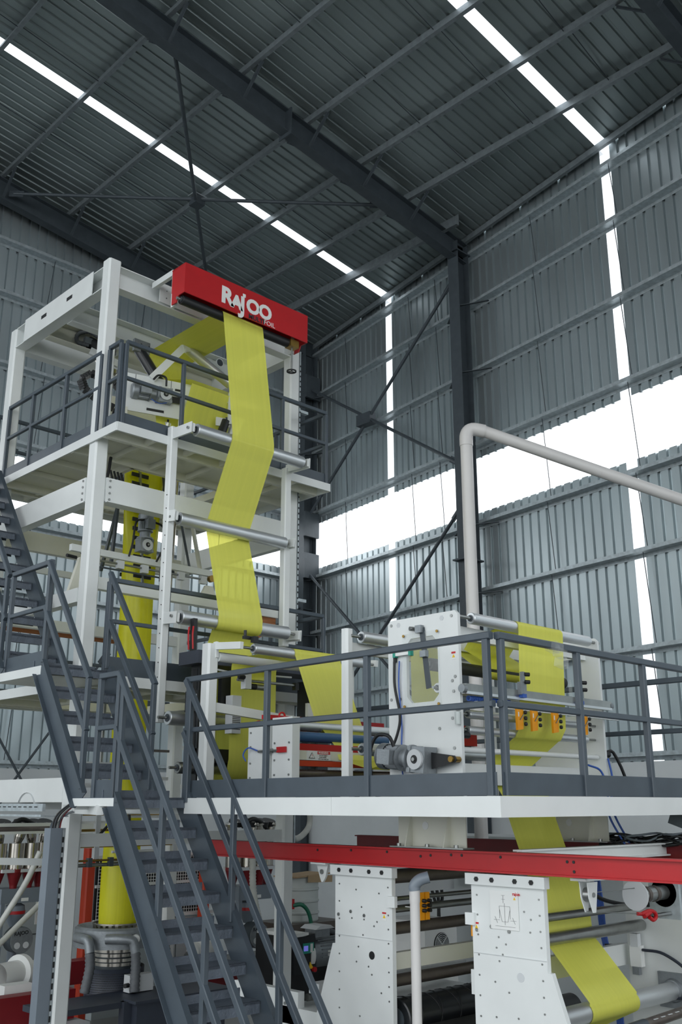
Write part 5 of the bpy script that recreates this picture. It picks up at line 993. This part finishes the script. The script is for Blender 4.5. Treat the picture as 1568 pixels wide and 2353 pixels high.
B().cyl((8.78, 9.7, -1.76), (8.85, 9.7, -1.76), .22, 28).mk('motor_flange', 'label', t); B().box((8.9, 9.55, -1.56), (9.15, 9.75, -1.46)).mk('terminal_box', 'castalu', t); B().prism([(8.86, -1.46), (9.19, -1.46), (9.12, -1.42), (8.94, -1.42)], 'y', 9.5, 9.8).mk('terminal_lid', 'labelgrey', t); B().tube([(9.15, 9.6, -1.5), (9.25, 9.58, -1.52), (9.42, 9.55, -1.62)], .03, 8).mk('conduit', 'hose', t); B().box((9.1, 9.525, -1.8), (9.2, 9.53, -1.72)).mk('nameplate', 'label', mo)
t.location += V((.36, .4, -.07))
for o_ in t.children:
    if o_.name.split('.')[0] in ('motor_body', 'motor_flange', 'terminal_box', 'terminal_lid', 'conduit'): o_.location.x -= .14
dr = thing('storage_drum', 'pale ribbed drum standing on a dark pallet by the wall', 'drum', (10.82, 12.2, -1.72)); prof = [(0, 0), (.3, 0), (.31, .02)]
for k in range(3): prof += [(.305, .1 + .17 * k), (.32, .115 + .17 * k), (.32, .135 + .17 * k), (.305, .15 + .17 * k)]
prof += [(.31, .62), (.3, .64), (0, .64)]
B().lathe((10.82, 12.2, -1.72), (0, 0, 1), prof, 32).mk('body', 'drum', dr)
t = thing('cardboard_sheet', 'creased cardboard sheets lying on top of the pale drum', 'cardboard', (10.8, 12.1, -1.07)); B().bar((10.45, 12.1, -1.07), (11.2, 12.15, -1.04), .5, .02).mk('sheet', 'card', t); B().bar((10.7, 11.85, -1.1), (11.25, 11.9, -1.12), .01, .1).mk('flap', 'card', t)
t = thing('pallet_stand', 'dark wooden stand under the pale drum', 'stand', (10.8, 12.2, FL)); B().box((10.3, 11.8, -1.82), (11.4, 12.6, -1.72)).mk('top', 'brownsteel', t); 
for x in (10.35, 11.3): B().box((x, 11.82, FL), (x + .08, 12.55, -1.82)).mk('leg', 'black', t)
t = thing('garden_hose', 'green hose with a red valve in front of the drum', 'hose', (10.4, 11.8, -1.8)); B().tube([(10.35, 11.8, -1.45), (10.5, 11.75, -1.45), (10.62, 11.72, -1.6), (10.68, 11.7, -1.95)], .03, 8).mk('hose', 'green', t); B().cbox((10.33, 11.82, -1.43), (.08, .08, .14)).mk('valve', 'red', t)
B().bar((10.28, 11.8, FL), (10.28, 11.8, -.6), .04, .04).mk('riser_pipe', 'orangered', t)
t = thing('chiller_cabinet', 'white chiller cabinet with a round black fan grille behind the winder', 'cabinet', (8.4, 7.3, FL)); B().box((8.05, 7.15, FL), (8.55, 7.7, -1.15)).mk('body', 'label', t); fg = B().cyl((8.3, 7.15, -1.38), (8.3, 7.14, -1.38), .115, 28).mk('fan_opening', 'black', t)
for k in range(6): B().ring((8.3, 7.137, -1.38), (0, 1, 0), [(.015 + .018 * k, -.002), (.021 + .018 * k, -.002), (.021 + .018 * k, .002), (.015 + .018 * k, .002)], 24).mk('grille_ring', 'labelgrey', fg)
for a_ in (.785, 2.356): B().bar((8.3 - .11 * math.cos(a_), 7.135, -1.38 - .11 * math.sin(a_)), (8.3 + .11 * math.cos(a_), 7.135, -1.38 + .11 * math.sin(a_)), .006, .006).mk('grille_bar', 'label', fg)
t = thing('electrical_box', 'grey wall box with black cables behind the left winder bay', 'box', (8.8, 7.5, -.9)); B().box((8.45, 7.5, -.9), (8.95, 7.7, -.68)).mk('body', 'labelgrey', t)
for i in range(3): B().tube([(8.6 + .08 * i, 7.52, -.9), (8.62 + .06 * i, 7.5, -1.0), (8.68, 7.5, -1.1), (8.68, 7.5, -1.5)], .018, 6).mk('cable', 'black', t)
t = thing('white_wall_block', 'tall white block standing in for the wall behind the winder', 'cabinet', (9.3, 7.5, FL)); B().box((9.2, 5.2, FL), (10.0, 8.2, -.35)).mk('body', 'masonry', t)  # added plain block, stands in for the white panelled wall; no cabinet here
# ------------------------------------------------------------------ PVC pipe by the wall
t = thing('vent_pipe', 'thick pale PVC pipe rising beside the column and sloping off to the right', 'pipe', (8.96, 7.1, FL))
B().cyl((8.96, 7.1, FL), (8.96, 7.1, 4.22), .075, 22).mk('riser', 'pvc', t); B().tube([(8.96, 7.1, 4.2), (8.965, 7.095, 4.35), (9.02, 7.05, 4.42), (9.14, 6.95, 4.40)], .082, 18, 5).mk('elbow', 'pvc', t); B().cyl((9.12, 6.965, 4.405), (13.05, 3.835, 2.73), .072, 22).mk('run', 'pvc', t)
